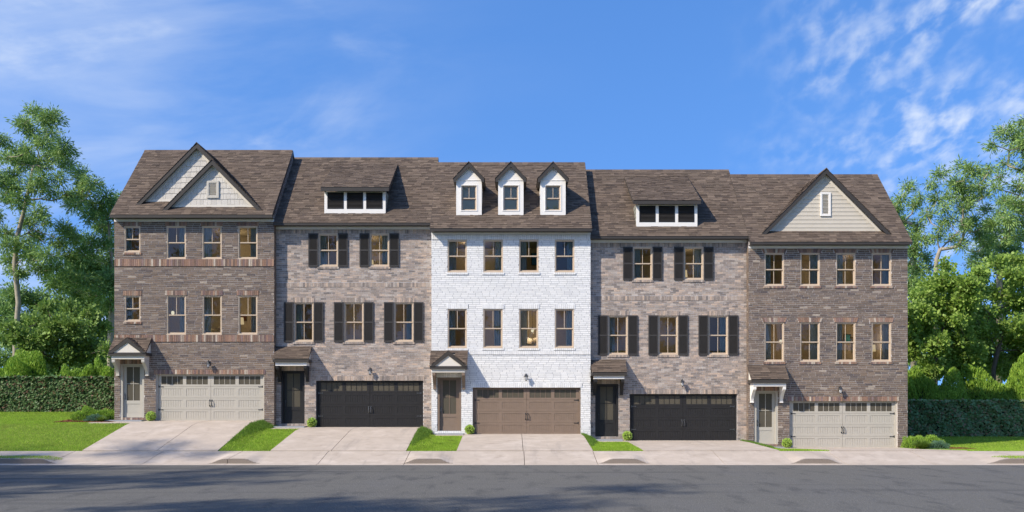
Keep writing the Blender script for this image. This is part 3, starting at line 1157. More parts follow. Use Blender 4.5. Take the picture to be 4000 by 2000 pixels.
# windows: x0, x1, y0, y1, muntin in the lower sash, curtain side
WIN = [
    [(485, 548, 883.5, 985.5, 0, 'L'), (650, 726, 883, 1012, 0, 'R'), (789, 866, 883, 1012, 0, 'L'), (929, 1006, 883, 1012, 0, 'R'),
     (485.6, 548.5, 1155, 1256, 0, 'L'), (650, 726, 1154, 1307, 0, 'R'), (790, 866, 1154, 1307, 0, 'L'), (930, 1005.5, 1154, 1307, 0, 'R')],
    [(1244, 1320, 913, 1041, 1, 'L'), (1444, 1520, 913, 1041, 1, 'R'),
     (1148.5, 1224.5, 1181.5, 1335, 1, 'L'), (1344, 1420, 1181.5, 1335, 1, ''), (1539, 1615, 1181.5, 1335, 1, 'R')],
    [(1748, 1824, 936.6, 1063.5, 0, 'L'), (1888, 1965, 936.6, 1063.5, 0, 'R'), (2027.5, 2104, 936.6, 1063.5, 0, 'L'), (2167, 2244, 936.6, 1063.5, 0, 'R'),
     (1748.5, 1823.5, 1206.5, 1359.5, 0, 'L'), (1887.5, 1963.5, 1206.5, 1359.5, 0, 'R'), (2027.5, 2102.5, 1206.5, 1359.5, 0, 'L'), (2167, 2242, 1206.5, 1359.5, 0, 'R')],
    [(2472.5, 2548, 965.5, 1093, 1, 'L'), (2671.5, 2747.5, 965.5, 1093, 1, 'R'),
     (2375, 2452, 1233, 1386, 1, 'L'), (2571.5, 2648, 1233, 1386, 1, ''), (2767, 2843.5, 1233, 1386, 1, 'R')],
    [(2986, 3063, 988, 1117, 1, 'L'), (3126, 3202.5, 988, 1117, 1, 'R'), (3265.5, 3342, 988, 1117, 1, 'L'), (3405, 3482, 988, 1117, 1, 'R'),
     (2986, 3063, 1259, 1413, 1, 'L'), (3125.5, 3202.5, 1259, 1413, 1, 'R'), (3265.5, 3342, 1259, 1413, 1, 'L'), (3404.5, 3481.5, 1259, 1413, 1, 'R')],
]
GAR = [(608, 1032, 1462, 1646), (1233.7, 1653, 1487, 1669), (1846, 2268.5, 1514, 1697), (2460, 2879.6, 1539, 1720.5), (3084, 3506, 1567, 1751)]
DOOR = [(470, 563, 1422.5, 1631), (1098, 1190, 1448, 1655), (1708, 1802, 1474.5, 1683), (2325, 2416, 1500, 1705.7), (2946.6, 3039, 1527, 1735)]
BANDS = [[(1012.5, 1040), (1309, 1335)], [(897, 912), (1104, 1121)], [(918, 935.5), (1371, 1385)], [(949, 964), (1156, 1173)], []]
DCOL = ['beige_door', 'black_door', 'brown_door', 'black_door', 'beige_door']
HWARE = ['iron', 'steel', 'iron', 'steel', 'iron']
DHW = ['steel', 'iron', 'steel', 'iron', 'steel']
# canopy: x0, x1 (metres), top row at wall, fascia rows at the eave, beam bottom, bracket bottom
CAN = [(-18.02, -16.38, 1321, 1377, 1389, 1402, 1466, True), (-10.77, -9.19, 1355.5, 1403, 1415, 1428, 1490, False), (-3.66, -2.03, 1371.6, 1430, 1441, 1454.5, 1518, True),
       (3.62, 5.16, 1407, 1455, 1467.7, 1480, 1542, False), (10.72, 12.36, 1430, 1483.5, 1496, 1509, 1571, False)]
CCOL = ['beige_trim', 'black_door', 'brown_door', 'black_door', 'white_trim']
LAN = [(813, 1424), (1445, 1451), (2055, 1474), (2666, 1497), (3284, 1524)]
LANL = ['black wall lantern over the beige garage door of the double gabled house',
        'black wall lantern over the black garage door next to the double gabled house',
        'black wall lantern on white painted brick over the brown garage door',
        'black wall lantern over the black garage door next to the single gabled house',
        'black wall lantern over the beige garage door of the single gabled house']

for i in range(5):
    yf, d = YF[i], DF + YF[i]
    X0, X1 = HX[i]
    zb = ZB[i]
    st = STYLE[i]
    de = d - OV
    ye = yf - OV
    ze, zfb = PZ(FASC[i][0], de), PZ(FASC[i][1] - 2.5, de)
    dr = de / .9135
    yr = dr - DF
    zr = PZ(RIDGE[i], dr)
    zfz = PZ(FRZ[i], d)
    H = empty('townhouse', ((X0 + X1) / 2, yf + 4.5, zb))
    tag(H, LABELS[i], 'house', 'row of brick townhouses')
    HOUSES.append(H)
    rg = random.Random(100 + i)
    wallm = MT['mortar_' + st]
    brickm = MT['brick_' + st]
    soldm = MT['brick_soldier'] if st == 'dark' else brickm
    joint = .013 if st == 'dark' else (.010 if st == 'grey' else .012)
    holes, zones, solds = [], [], []

    def R(q):
        return (PX(q[0], d), PX(q[1], d), PZ(q[3], d), PZ(q[2], d))
    wins = [R(q) for q in WIN[i]]
    gar = R(GAR[i])
    gar = (gar[0], gar[1], zb - .0, gar[3])
    dor = R(DOOR[i])
    holes = wins + [gar, dor]
    zones = [(a, b, c - (.2 if (a, b, c, e) == gar else 0), e) for a, b, c, e in holes]
    # bands across the whole front
    for (p0, p1) in BANDS[i]:
        q = (X0, X1, PZ(p1, d), PZ(p0, d))
        zones.append(q)
        solds.append((*q, .088, -.028 if st != 'grey' else -.010, 0))
        if st in ('dark',):
            pass
    # lintels and sills of the windows
    for k, (q, wv) in enumerate(zip(WIN[i], wins)):
        upper = q[2] < 1120
        ex = .055
        near_band = any(abs(PZ(p0, d) - wv[2]) < .05 for p0, p1 in BANDS[i])
        top_band = any(abs(PZ(p1, d) - wv[3]) < .05 for p0, p1 in BANDS[i])
        if not top_band:
            h = .215 if not (st == 'dark' and upper) else min(.2, zfz - wv[3] - .012)
            if i == 4:
                h = h - .01
            lz = (wv[0] - ex, wv[1] + ex, wv[3] + .004, wv[3] + h)
            fl = .075 if i == 4 else 0
            zones += [(lz[0] - fl * t_, lz[1] + fl * t_, lerp(lz[2], lz[3], t_ - .25), lerp(lz[2], lz[3], t_)) for t_ in (.25, .5, .75, 1.0)] if fl else [lz]
            solds.append((*lz, .088, -.018, fl))
        if not near_band:
            sz = (wv[0] - .055, wv[1] + .055, wv[2] - .105, wv[2] - .012)
            zones.append(sz)
            solds.append((*sz, .088, -.030, 0))
    # garage and door lintels, brick threshold under the door
    lz = (gar[0] - .08, gar[1] + .06, gar[3] + .002, gar[3] + .205)
    zones.append(lz)
    solds.append((*lz, .088, -.016, 0))
    lz = (dor[0] - .05, dor[1] + .05, dor[3] + .002, dor[3] + .205)
    zones.append(lz)
    solds.append((*lz, .088, -.012, 0))
    tz = (dor[0] + .03, dor[1] - .03, dor[2] - .105, dor[2] - .003)
    zones.append(tz)
    solds.append((*tz, .088, -.005, 0))

    # ---- wall: mortar coloured front with openings, then the bricks on it
    zlow = zb - .75
    mb = MB()
    cx = sorted({X0, X1} | {v for h in holes for v in (h[0], h[1])})
    cz = sorted({zlow, zfz + .35} | {v for h in holes for v in (h[2], h[3])})
    ym = yf + .006
    for a, b in zip(cx[:-1], cx[1:]):
        for c, e in zip(cz[:-1], cz[1:]):
            mx, mz = (a + b) / 2, (c + e) / 2
            if any(h[0] < mx < h[1] and h[2] < mz < h[3] for h in holes):
                continue
            mb.poly([(a, ym, c), (b, ym, c), (b, ym, e), (a, ym, e)])
            mb.poly([(b, ym + .24, c), (a, ym + .24, c), (a, ym + .24, e), (b, ym + .24, e)])
    for a, b, c, e in holes:
        mb.poly([(a, ym, c), (a, ym, e), (a, ym + .24, e), (a, ym + .24, c)])
        mb.poly([(b, ym, e), (b, ym, c), (b, ym + .24, c), (b, ym + .24, e)])
        mb.poly([(a, ym, e), (b, ym, e), (b, ym + .24, e), (a, ym + .24, e)])
        mb.poly([(b, ym, c), (a, ym, c), (a, ym + .24, c), (b, ym + .24, c)])
    wall = mb.build('wall', wallm, H)
    boxes = []          # x0,x1,y0,y1,z0,z1, mat
    pitch, blen = {'dark': (.0876, .35), 'grey': (.0905, .27), 'white': (.0876, .35)}[st]
    for a, b, c, e in field(X0 + .002, X1 - .002, zlow + .35, zfz, zones, pitch, blen, joint, st == 'grey', rg):
        boxes.append((a, b, yf + rg.uniform(-.003, .003), ym + .004, c, e, brickm))
    flared = []
    for a, b, c, e, w, pr, fl in solds:
        n = max(2, int(round((b - a) / w)))
        for k in range(n):
            p, q = a + (b - a) * k / n, a + (b - a) * (k + 1) / n
            if fl:
                m = (a + b) / 2
                s = 1 + 2 * fl / (b - a)
                flared.append(((p + .004, c), (q - .004, c), (m + (q - m) * s - .004, e), (m + (p - m) * s + .004, e), yf + pr))
            else:
                boxes.append((p + joint * .35, q - joint * .35, yf + pr + rg.uniform(-.002, .002), ym + .004, c, e, soldm))
    # returns on the exposed side slivers of the two end houses
    if i in (0, 4):
        xs_ = X1 if i == 0 else X0
        sg = 1 if i == 0 else -1
        z = zlow
        k = 0
        while z < zfz:
            ya = yf
            for ln in ((.10, .19, .16) if k % 2 else (.20, .12, .14)):
                p = sorted((xs_ - sg * .006, xs_ + sg * .010))
                boxes.append((p[0], p[1], ya + .004, ya + ln - .005, z + .005, z + pitch - .006, brickm))
                ya += ln
            z += pitch
            k += 1
    order = sorted(range(len(boxes)), key=lambda q: -(boxes[q][1] - boxes[q][0]) * (boxes[q][5] - boxes[q][4]))
    # leave the few hidden behind the canopy to the joined part
    cnx = CAN[i]
    pick = []
    for q in order:
        b = boxes[q]
        if cnx[0] < (b[0] + b[1]) / 2 < cnx[1] and b[4] < PZ(1321 + i * 27, d) and b[4] > PZ(1410 + i * 27, d):
            continue
        pick.append(q)
        if len(pick) >= 300 - len(flared):
            break
    pick = set(pick)
    stuffs = {}
    for q, b in enumerate(boxes):
        if q in pick:
            piece('brick', b[6], wall, ((b[0] + b[1]) / 2, (b[2] + b[3]) / 2, (b[4] + b[5]) / 2), (b[1] - b[0], b[3] - b[2], b[5] - b[4]))
        else:
            m_ = stuffs.setdefault(b[6].name, (MB(), b[6]))
            m_[0].box(*b[:6], r=rg.uniform(.001, 1), j=.0035, rg=rg, back=False)
    for P in flared:
        fm = MB()
        fm.prism([(p[0], P[4], p[1]) for p in P[:4]], (0, .04, 0))
        fm.build('brick', soldm, wall)
    for nm, (m_, mt) in stuffs.items():
        s = m_.build('brickwork', mt, wall)
        s['kind'] = 'stuff'

    # ---- side and back walls with the main gable ends, ceiling of the top floor
    sw = MB()
    yb = 2 * yr - ye - OV
    for xx, s in ((X0, 1), (X1, -1)):
        sw.prism([(xx, yf + .254, zlow), (xx, yb, zlow), (xx, yb, ze + .25), (xx, yr, zr - .12), (xx, yf + .254, ze + .30)], (s * .1, 0, 0))
        sw.prism([(xx, yf + .010, zlow), (xx, yf + .252, zlow), (xx, yf + .252, ze + .30), (xx, yf + .010, ze + .05)], (s * .02, 0, 0))
    sw.box(X0 + .1, X1 - .1, yb - .1, yb, zlow, ze + .25)
    sw.build('side_wall', MT['side_' + st], H)
    box_room(H, i, zb, zb + 3.15, zb + 6.45, zfz - .02)

    # ---- roof
    rb = MB()
    xr0, xr1 = X0 - .03, X1 + .03
    t = .10
    rb.prism([(xr0 + .01, ye, ze - .02), (xr0 + .01, yr, zr - .02), (xr0 + .01, 2 * yr - ye, ze - .02), (xr0 + .01, 2 * yr - ye, ze - .12), (xr0 + .01, yr, zr - .12 - .02), (xr0 + .01, ye, ze - .12)], (xr1 - xr0 - .02, 0, 0))
    roof = rb.build('roof', MT['underlay'], H)
    fb = MB()
    fb.box(xr0, xr1, ye - .025, ye, zfb, ze - .004)
    fb.build('fascia', MT['fascia'], H)
    so = MB()
    so.box(X0, X1, ye, yf + .01, zfb + .01, zfb + .03)
    so.build('soffit', MT['fascia'], H)
    fz = MB()
    fz.box(X0 - .004, X1 + .004, yf - .022, yf + .010, zfz, zfb + .010)
    fz.build('frieze_board', MT['frieze'], H)
    for xx in (xr0 - .002, xr1 - .016):
        rk = MB()
        rk.prism([(xx, ye - .01, ze - .17), (xx, yr, zr - .18), (xx, yr, zr + .012), (xx, ye - .01, ze + .012)], (.018, 0, 0))
        rk.prism([(xx, 2 * yr - ye, ze - .17), (xx, yr, zr - .18), (xx, yr, zr + .012), (xx, 2 * yr - ye, ze + .012)], (.018, 0, 0))
        rk.build('rake_board', MT['fascia'], H)
    rc = MB()
    xx = xr0
    while xx < xr1 - .05:
        w = min(.28, xr1 - xx)
        rc.prism([(xx, yr - .15, zr - .13), (xx, yr, zr + .045), (xx, yr + .15, zr - .13), (xx, yr, zr + .012)], (w - .004, 0, 0), r=rg.uniform(.01, 1))
        xx += w
    rc.build('ridge_cap', MT['shingle'], roof)
    vv = Vector((0, yr - ye, zr - ze))

    # ---- gables and dormers on the front slope
    hide = []           # functions telling where the main slope is covered

    def gable(cx_px, tip_px, apex_py, tip_py, yg, over, name, face, seed):
        """gable wall with rake boards, front face at yg, roof running back into the main slope"""
        yo = yg - over
        do = DF + yo
        xc = PX(cx_px, do)
        hw = tip_px * do / F
        za, zt = PZ(apex_py, do), PZ(tip_py, do)
        sl = (za - zt) / hw
        yback = ye + (za - ze) + .0
        yback = min(yback, yr - .02)
        b = MB()
        dz = .17
        b.prism([(xc - hw + .1, yg, zt - .30 + .0), (xc + hw - .1, yg, zt - .30), (xc + hw - .1, yg, zt + .1 * sl - dz + .10), (xc, yg, za - dz + .10 - .04), (xc - hw + .1, yg, zt + .1 * sl - dz + .10)], (0, yback - yg, 0))
        g = b.build(name, MT[face], H)
        r = MB()
        th = .16 * math.sqrt(1 + sl * sl)
        for s in (-1, 1):
            r.prism([(xc + s * hw, yo, zt), (xc, yo, za), (xc, yo, za - th), (xc + s * (hw - th / sl), yo, zt)], (0, .05, 0))
            r.prism([(xc + s * (hw - .02), yo + .05, zt + .0), (xc, yo + .05, za - .02), (xc, yo + .05, za - .10), (xc + s * (hw - .08 / sl - .02), yo + .05, zt)], (0, yg - yo, 0))
        r.build('rake_board', MT['fascia'], g)
        tr = MB()
        t2 = .10 * math.sqrt(1 + sl * sl)
        for s in (-1, 1):
            tr.prism([(xc + s * (hw - th / sl * .8), yg - .03, zt), (xc, yg - .03, za - th * .8), (xc, yg - .03, za - th - t2), (xc + s * (hw - (th + t2) / sl), yg - .03, zt)], (0, .035, 0))
        tr.build('gable_trim', MT['cream'], g)
        for s in (-1, 1):
            v_ = Vector((-s * hw, 0, za - zt))
            shingles(g, (xc + s * (hw + .02), yo - .02, zt - .02 * sl + .012), (0, 1, 0), v_, yback - yo + .3, v_.length + .03, seed + s,
                     lambda p: p.z > ze + (p.y - ye) * (zr - ze) / (yr - ye) - .04, singles=110)
        cp = MB()
        yy = yo - .03
        while yy < yback:
            cp.prism([(xc - .13, yy, za - .13 * sl + .03), (xc, yy, za + .05), (xc + .13, yy, za - .13 * sl + .03), (xc, yy, za + .01)], (0, .27, 0), r=rg.uniform(.01, 1))
            yy += .275
        cp.build('ridge_cap', MT['shingle'], g)
        hide.append(lambda p: abs(p.x - xc) < hw - (p.z - zt) / sl - .25 and p.y > yg + .25 and p.z < za)
        return g, xc, hw, zt, za, sl, th

    def vent(g, x0, x1, z0, z1, y, mk, n):
        v_ = MB()
        v_.frame(x0, x1, z0, z1, (x1 - x0) * .17, y - .05, y - .012)
        v_.frame(x0 + (x1 - x0) * .18, x1 - (x1 - x0) * .18, z0 + (x1 - x0) * .18, z1 - (x1 - x0) * .18, .022, y - .035, y - .006)
        v_.build('vent', MT[mk], g)
        bk = MB()
        bk.box(x0 + .04, x1 - .04, y - .004, y + .002, z0 + .04, z1 - .04)
        bk.build('vent_backing', MT['room_dark'], g)
        a, b = z0 + (x1 - x0) * .18 + .02, z1 - (x1 - x0) * .18 - .02
        for k in range(n):
            piece('vent_slat', MT['beige_trim'], g, ((x0 + x1) / 2, y - .018, a + (k + .5) * (b - a) / n), ((x1 - x0) * .58, .034, .010), rx=math.radians(38))

    if i == 0:
        for (cxp, tip, ap, tp, yg, over, sd) in ((768, 239, 559, 800.5, .33, .20, 900), (828, 196.3, 623.5, 822.5, .02, .22, 910)):
            g, xc, hw, zt, za, sl, th = gable(cxp, tip, ap, tp, yg, over, 'gable', 'cream', sd)
            dg = DF + yg
            bt = MB()
            zbot = PZ(791 if yg > .2 else 813, dg)
            bt.box(xc - hw + .25, xc + hw - .25, yg - .028, yg + .0, zbot, zbot + .15)
            bt.build('gable_base_trim', MT['cream'], g)
            z = zbot + .155
            row = .25
            while z < za - .5:
                lim0 = hw - (z - zt) / sl - th / sl - .06
                x = xc - lim0
                while x < xc + lim0:
                    w = rg.uniform(.10, .30)
                    xe = min(x + w, xc + lim0)
                    top = z + row + .02
                    # clip the tops to the rake
                    def zl(q):
                        return min(top, zt + (hw - abs(q - xc)) * sl - th - .03)
                    lo = z + rg.uniform(-.012, .006)
                    if xe - x > .04 and min(zl(x), zl(xe)) - lo > .01:
                        sm = MB()
                        a, b = x + .004, xe - .004
                        pts = [(a, yg - .026, lo), (b, yg - .026, lo), (b, yg - .010, zl(b)), (a, yg - .010, zl(a))]
                        sm.prism(pts, (0, .02, 0))
                        sm.build('shake', MT['shake'], g)
                    x = xe
                z += row
            if yg < .2:
                vent(g, PX(809, dg), PX(856, dg), PZ(774, dg), PZ(707, dg), yg - .02, 'beige_trim', 13)
    if i == 4:
        g, xc, hw, zt, za, sl, th = gable(3228, 254.3, 659, 915, .18, .22, 'gable', 'siding', 920)
        yg = .18
        dg = DF + yg
        z = PZ(905.5, dg)
        n = 13
        row = .183
        k = 0
        while z < za - .45:
            lim0 = hw - (z - zt) / sl - th / sl - .02
            lim1 = hw - (z + row - zt) / sl - th / sl - .02
            if lim1 < .05:
                break
            sm = MB()
            P = [(xc - lim0, yg - .030, z), (xc + lim0, yg - .030, z), (xc + lim1, yg - .012, z + row + .008), (xc - lim1, yg - .012, z + row + .008)]
            sm.prism(P, (0, .014, 0))
            sm.build('siding_board', MT['siding'], g)
            z += row
        vent(g, PX(3202.5, dg), PX(3243.5, dg), PZ(845, dg), PZ(752, dg), yg - .02, 'white_trim', 17)
    if i == 2:
        for di, (xa, xb) in enumerate(((1782, 1881.5), (1946, 2045), (2110.5, 2209.5))):
            yg = .30
            dg = DF + yg
            a, b = PX(xa, dg), PX(xb, dg)
            zb0, ze0 = PZ(842.6, dg), PZ(704.6, dg)
            xc = (a + b) / 2
            hw = (b - a) / 2 + .115
            yo = yg - .16
            zap = PZ(633, DF + yo)
            zt = zap - hw * 1.06
            sl = 1.06
            ws = .165
            wx0, wx1, wz0, wz1 = PX(lerp(xa, xb, .205), dg), PX(lerp(xa, xb, .80), dg), PZ(824, dg), PZ(724, dg)
            D = MB()
            # front face around the window
            for (p0, p1, q0, q1) in ((a, wx0, zb0 - .1, ze0), (wx1, b, zb0 - .1, ze0), (wx0, wx1, wz1, ze0), (wx0, wx1, zb0 - .1, wz0)):
                D.box(p0, p1, yg, yg + .10, q0, q1)
            D.prism([(a, yg, ze0), (b, yg, ze0), (b, yg, min(zt + .12, ze0 + .2)), (xc, yg, zap - .08), (a, yg, min(zt + .12, ze0 + .2))], (0, .05, 0))
            D.build('dormer', MT['white_trim'], H)
            dm = H.children[-1]
            # cheeks back into the roof
            ck = MB()
            for xx in (a, b - .03):
                yk = ye + (ze0 - ze) * (yr - ye) / (zr - ze)
                ck.prism([(xx + .002, yg + .10, zb0 - .1), (xx + .002, yk + .1, ze0), (xx + .002, yg + .10, ze0)], (.026, 0, 0))
            ck.build('dormer_cheek', MT['white_trim'], dm)
            # raised corner boards and pediment line
            cb = MB()
            cb.frame(wx0 - .045, wx1 + .045, wz0 - .01, wz1 + .03, .038, yg - .016, yg + .004)
            cb.box(a - .004, b + .004, yg - .022, yg + .0, ze0 - .008, ze0 + .012)
            for s in (-1, 1):
                cb.prism([(xc + s * (hw - .22), yg - .012, ze0 + .03), (xc, yg - .012, zap - .30), (xc, yg - .012, zap - .325), (xc + s * (hw - .245), yg - .012, ze0 + .03)], (0, .014, 0))
            cb.build('dormer_trim', MT['white_trim'], dm)
            rkb = MB()
            th = .15 * math.sqrt(1 + sl * sl)
            for s in (-1, 1):
                xe_ = xc + s * hw
                rkb.prism([(xe_, yo, zt), (xc, yo, zap), (xc, yo, zap - th), (xe_ - s * .125, yo, zt - th + .125 * sl), (xe_ - s * .125, yo, zt - .17), (xe_, yo, zt - .17)], (0, .04, 0))
                # side eave fascia running back
                yk = ye + (zt - ze) * (yr - ye) / (zr - ze)
                q = xe_ if s < 0 else xe_ - .03
                rkb.box(q, q + .03, yo + .04, yk + .2, zt - .15, zt + .0)
                rkb.box(min(xe_, xc + s * (b - a) / 2), max(xe_, xc + s * (b - a) / 2), yo + .04, yk + .1, zt - .16, zt - .14)
            rkb.build('rake_board', MT['fascia'], dm)
            ykk = ye + (zap - ze) * (yr - ye) / (zr - ze)
            core = MB()
            core.prism([(xc - hw + .02, yg + .06, zt), (xc + hw - .02, yg + .06, zt), (xc, yg + .06, zap - .02)], (0, min(ykk, yr) - yg - .06, 0))
            for s in (-1, 1):
                core.prism([(xc + s * (hw - .02), yo + .04, zt + .01), (xc, yo + .04, zap - .015), (xc, yo + .04, zap - .06), (xc + s * (hw - .06), yo + .04, zt + .01)], (0, yg + .02 - yo, 0))
            core.build('dormer_roof', MT['underlay'], dm)
            for s in (-1, 1):
                v_ = Vector((-s * hw, 0, zap - zt))
                shingles(dm, (xc + s * (hw + .02), yo - .02, zt - .02 + .012), (0, 1, 0), v_, min(ykk, yr) - yo, v_.length + .03, 930 + di * 3 + s,
                         lambda p: p.z > ze + (p.y - ye) * (zr - ze) / (yr - ye) - .04, singles=60)
            cp = MB()
            yy = yo - .03
            while yy < min(ykk, yr):
                cp.prism([(xc - .10, yy, zap - .10 * sl + .025), (xc, yy, zap + .04), (xc + .10, yy, zap - .10 * sl + .025), (xc, yy, zap + .01)], (0, .25, 0), r=rg.uniform(.01, 1))
                yy += .255
            cp.build('ridge_cap', MT['shingle'], dm)
            sash_window(dm, 'window_frame', wx0, wx1, wz0, wz1, yg + .01, 0, trim=.035)
            rm = MB()
            rm.box(wx0 - .05, wx1 + .05, yg + .150, yg + .158, zb0 + .05, ze0)
            rm.build('window_blind', MT['blind'], dm)
            hide.append(lambda p, a=a, b=b, t=zap, yg=yg: a + .2 < p.x < b - .2 and p.y > yg + .2 and p.z < t - .4)
    if i in (1, 3):
        dp = {1: (1253, 1519, 731.5, 746.5, 1267, 1506, 836, 642, (1278.5, 1343, 1354.5, 1418.6, 1430, 1494.7), 751.6, 816),
              3: (2473.6, 2738, 784, 797.5, 2485.7, 2724, 887, 692, (2497, 2561, 2573, 2636.7, 2649, 2712.6), 803.6, 868)}[i]
        yg = .44
        dg = DF + yg
        yo = yg - .25
        do = DF + yo
        ex0, ex1 = PX(dp[0], do), PX(dp[1], do)
        zet, zeb = PZ(dp[2], do), PZ(dp[3], do)
        a, b = PX(dp[4], dg), PX(dp[5], dg)
        zb0 = PZ(dp[6], dg)
        # where the dormer roof dies into the main slope
        k = (zr - ze) / (yr - ye)
        sy = (HOR - dp[7]) / F
        yt = (HC + sy * DF - ze + k * ye) / (k - sy)
        zt = ze + (yt - ye) * k
        D = MB()
        zlo, zhi = PZ(dp[10], dg), PZ(dp[9], dg)
        xs_ = [a] + [PX(q, dg) for q in dp[8]] + [b]
        for q in range(0, 8, 2):
            D.box(xs_[q], xs_[q + 1], yg, yg + .08, zb0 - .1, zeb + .03)
        for q in range(1, 7, 2):
            D.box(xs_[q], xs_[q + 1], yg, yg + .08, zb0 - .1, zlo)
            D.box(xs_[q], xs_[q + 1], yg, yg + .08, zhi, zeb + .03)
        dm = D.build('dormer', MT['white_trim'], H)
        ck = MB()
        for xx in (a + .004, b - .034):
            yk = ye + (zeb - ze) / k
            for r_ in range(6):
                z0_, z1_ = lerp(zb0 - .1, zeb + .1, r_ / 6), lerp(zb0 - .1, zeb + .1, (r_ + 1) / 6)
                ya_, yb_ = ye + (z0_ - ze) / k + .15, ye + (z1_ - ze) / k + .15
                sgn = -.012 if xx < (a + b) / 2 else .012
                ck.prism([(xx + sgn, yg + .08, z0_), (xx + sgn, max(ya_, yg + .1), z0_), (xx, max(yb_, yg + .1), z1_), (xx, yg + .08, z1_)], (.03, 0, 0))
        ck.build('dormer_cheek', MT['cheek'], dm)
        rf = MB()
        rf.prism([(ex0 + .02, yo, zet - .02), (ex0 + .02, yt, zt - .02), (ex0 + .02, yt, zt - .2), (ex0 + .02, yo, zeb + .02)], (ex1 - ex0 - .04, 0, 0))
        rf.build('dormer_roof', MT['underlay'], dm)
        fs = MB()
        fs.box(ex0, ex1, yo - .02, yo, zeb, zet - .002)
        for xx in (ex0, ex1 - .02):
            fs.prism([(xx, yo, zeb), (xx, yt, zt - .16), (xx, yt, zt + .01), (xx, yo, zet + .01)], (.02, 0, 0))
        fs.build('fascia', MT['fascia'], dm)
        shingles(dm, (ex0 - .01, yo - .03, zet + .004), (1, 0, 0), (0, yt - yo, zt - zet), ex1 - ex0 + .02, math.hypot(yt - yo, zt - zet) + .05, 940 + i, None, singles=150)
        bk = MB()
        bk.box(a + .05, b - .05, yg + .07, yg + .09, zlo - .02, zhi + .02)
        bk.build('louver_backing', MT['louver'], dm)
        for q in range(1, 7, 2):
            lf = MB()
            lf.frame(xs_[q], xs_[q + 1], zlo, zhi, .045, yg - .008, yg + .06)
            lf.build('louver_frame', MT['louver'], dm)
            n = 11
            for r_ in range(n):
                zc = lerp(zlo + .045, zhi - .045, (r_ + .5) / n)
                piece('slat', MT['shutter'], dm, ((xs_[q] + xs_[q + 1]) / 2, yg + .02, zc), (xs_[q + 1] - xs_[q] - .09, .062, .012), rx=math.radians(40))
        hide.append(lambda p: a + .2 < p.x < b - .2 and p.y > yg + .25 and p.z < zt - .5)

    shingles(roof, (xr0, ye - .03, ze - .03 * (zr - ze) / (yr - ye) + .008), (1, 0, 0), vv, xr1 - xr0, vv.length + .02, 500 + i,
             lambda p: not any(h(p) for h in hide), singles=300)

    # ---- windows, shutters, doors
    nu = sum(1 for q in WIN[i] if q[2] < 1120)
    ordn = ['first', 'second', 'third', 'fourth']
    for kq, (q, wv) in enumerate(zip(WIN[i], wins)):
        sash_window(H, 'window', *wv, yf, q[4])
        if i in (1, 3):
            sh = 38.0 * d / F
            gap = .012
            shutter(H, wv[0] - gap - sh, wv[0] - gap, wv[2] - .012, wv[3] + .012, yf)
            shutter(H, wv[1] + gap, wv[1] + gap + sh, wv[2] - .012, wv[3] + .012, yf)
        if q[5]:
            up = q[2] < 1120
            wn_ = ordn[kq if up else kq - nu]
            wd = (wv[1] - wv[0])
            span = rg.uniform(.36, .46) * wd
            xa, xb = (wv[0] + .02, wv[0] + span) if q[5] == 'L' else (wv[1] - span, wv[1] - .02)
            curtain(xa, xb, wv[2] - .25, wv[3] + .02, yf + .195, i * 20 + kq,
                    'blue grey curtain, %s %s window from the door end, %s' % (wn_, 'top' if up else 'middle', SHORT[i]))
    garage_door(H, *gar, yf + .10, DCOL[i], HWARE[i])
    front_door(H, *dor, yf, DCOL[i], DHW[i])
    stp = MB()
    zs = dor[2] - .108
    stp.box(dor[0] - .45 if i == 0 else max(X0 + .02, dor[0] - .36), dor[1] + .12, yf - .62, yf - .012, zs - .22, zs)
    stp.build('doorstep', MT['step'], H)
    c = CAN[i]
    canopy(H, i, c[0], c[1], PZ(c[2], d), PZ(c[3], d - .66), PZ(c[3], d - .66) - PZ(c[4], d - .66), PZ(c[4], d - .6) - PZ(c[5], d - .6), PZ(c[6], d - .1), MT[CCOL[i]], c[7], 700 + 10 * i)
    lantern(i, PX(LAN[i][0], d - .17), PZ(LAN[i][1], d - .17), LANL[i])

# ------------------------------------------------------------------ things inside the rooms
def ico(c, r, sub=2):
    import bmesh
    bm = bmesh.new()
    bmesh.ops.create_icosphere(bm, subdivisions=sub, radius=1.0)
    out = MB()
    vs = [(c[0] + v.co.x * r[0], c[1] + v.co.y * r[1], c[2] + v.co.z * r[2]) for v in bm.verts]
    out.v = vs
    out.f = [tuple(v.index for v in f.verts) for f in bm.faces]
    out.r = [0.0] * len(out.f)
    bm.free()
    return out


def lamp_light(name, parent, loc, w, col=(1, .80, .55), rad=.08):
    l = bpy.data.lights.new(name, 'POINT')
    l.energy = w
    l.color = col
    l.shadow_soft_size = rad
    o = bpy.data.objects.new(name, l)
    COL.objects.link(o)
    o.parent = parent
    o.matrix_parent_inverse = Matrix.Translation(-parent.location)
    o.location = loc
    return o


def pendant(x, y, z, ztop, w, label):
    e = empty('pendant_lamp', (x, y, z))
    tag(e, label, 'lamp', 'pendant lamps inside the rooms')
    ico((x, y, z), (.075, .075, .10)).build('lamp_globe', MT['globe'], e, smooth=True)
    m = MB()
    m.tube([(x, y, z + .09), (x, y, ztop)], .008, 5)
    m.lathe([(.035, .085), (.03, .14), (.012, .16)], (x, y, z), 8)
    m.build('lamp_cord', MT['iron'], e)
    lamp_light('bulb', e, (x, y, z - .16), w)


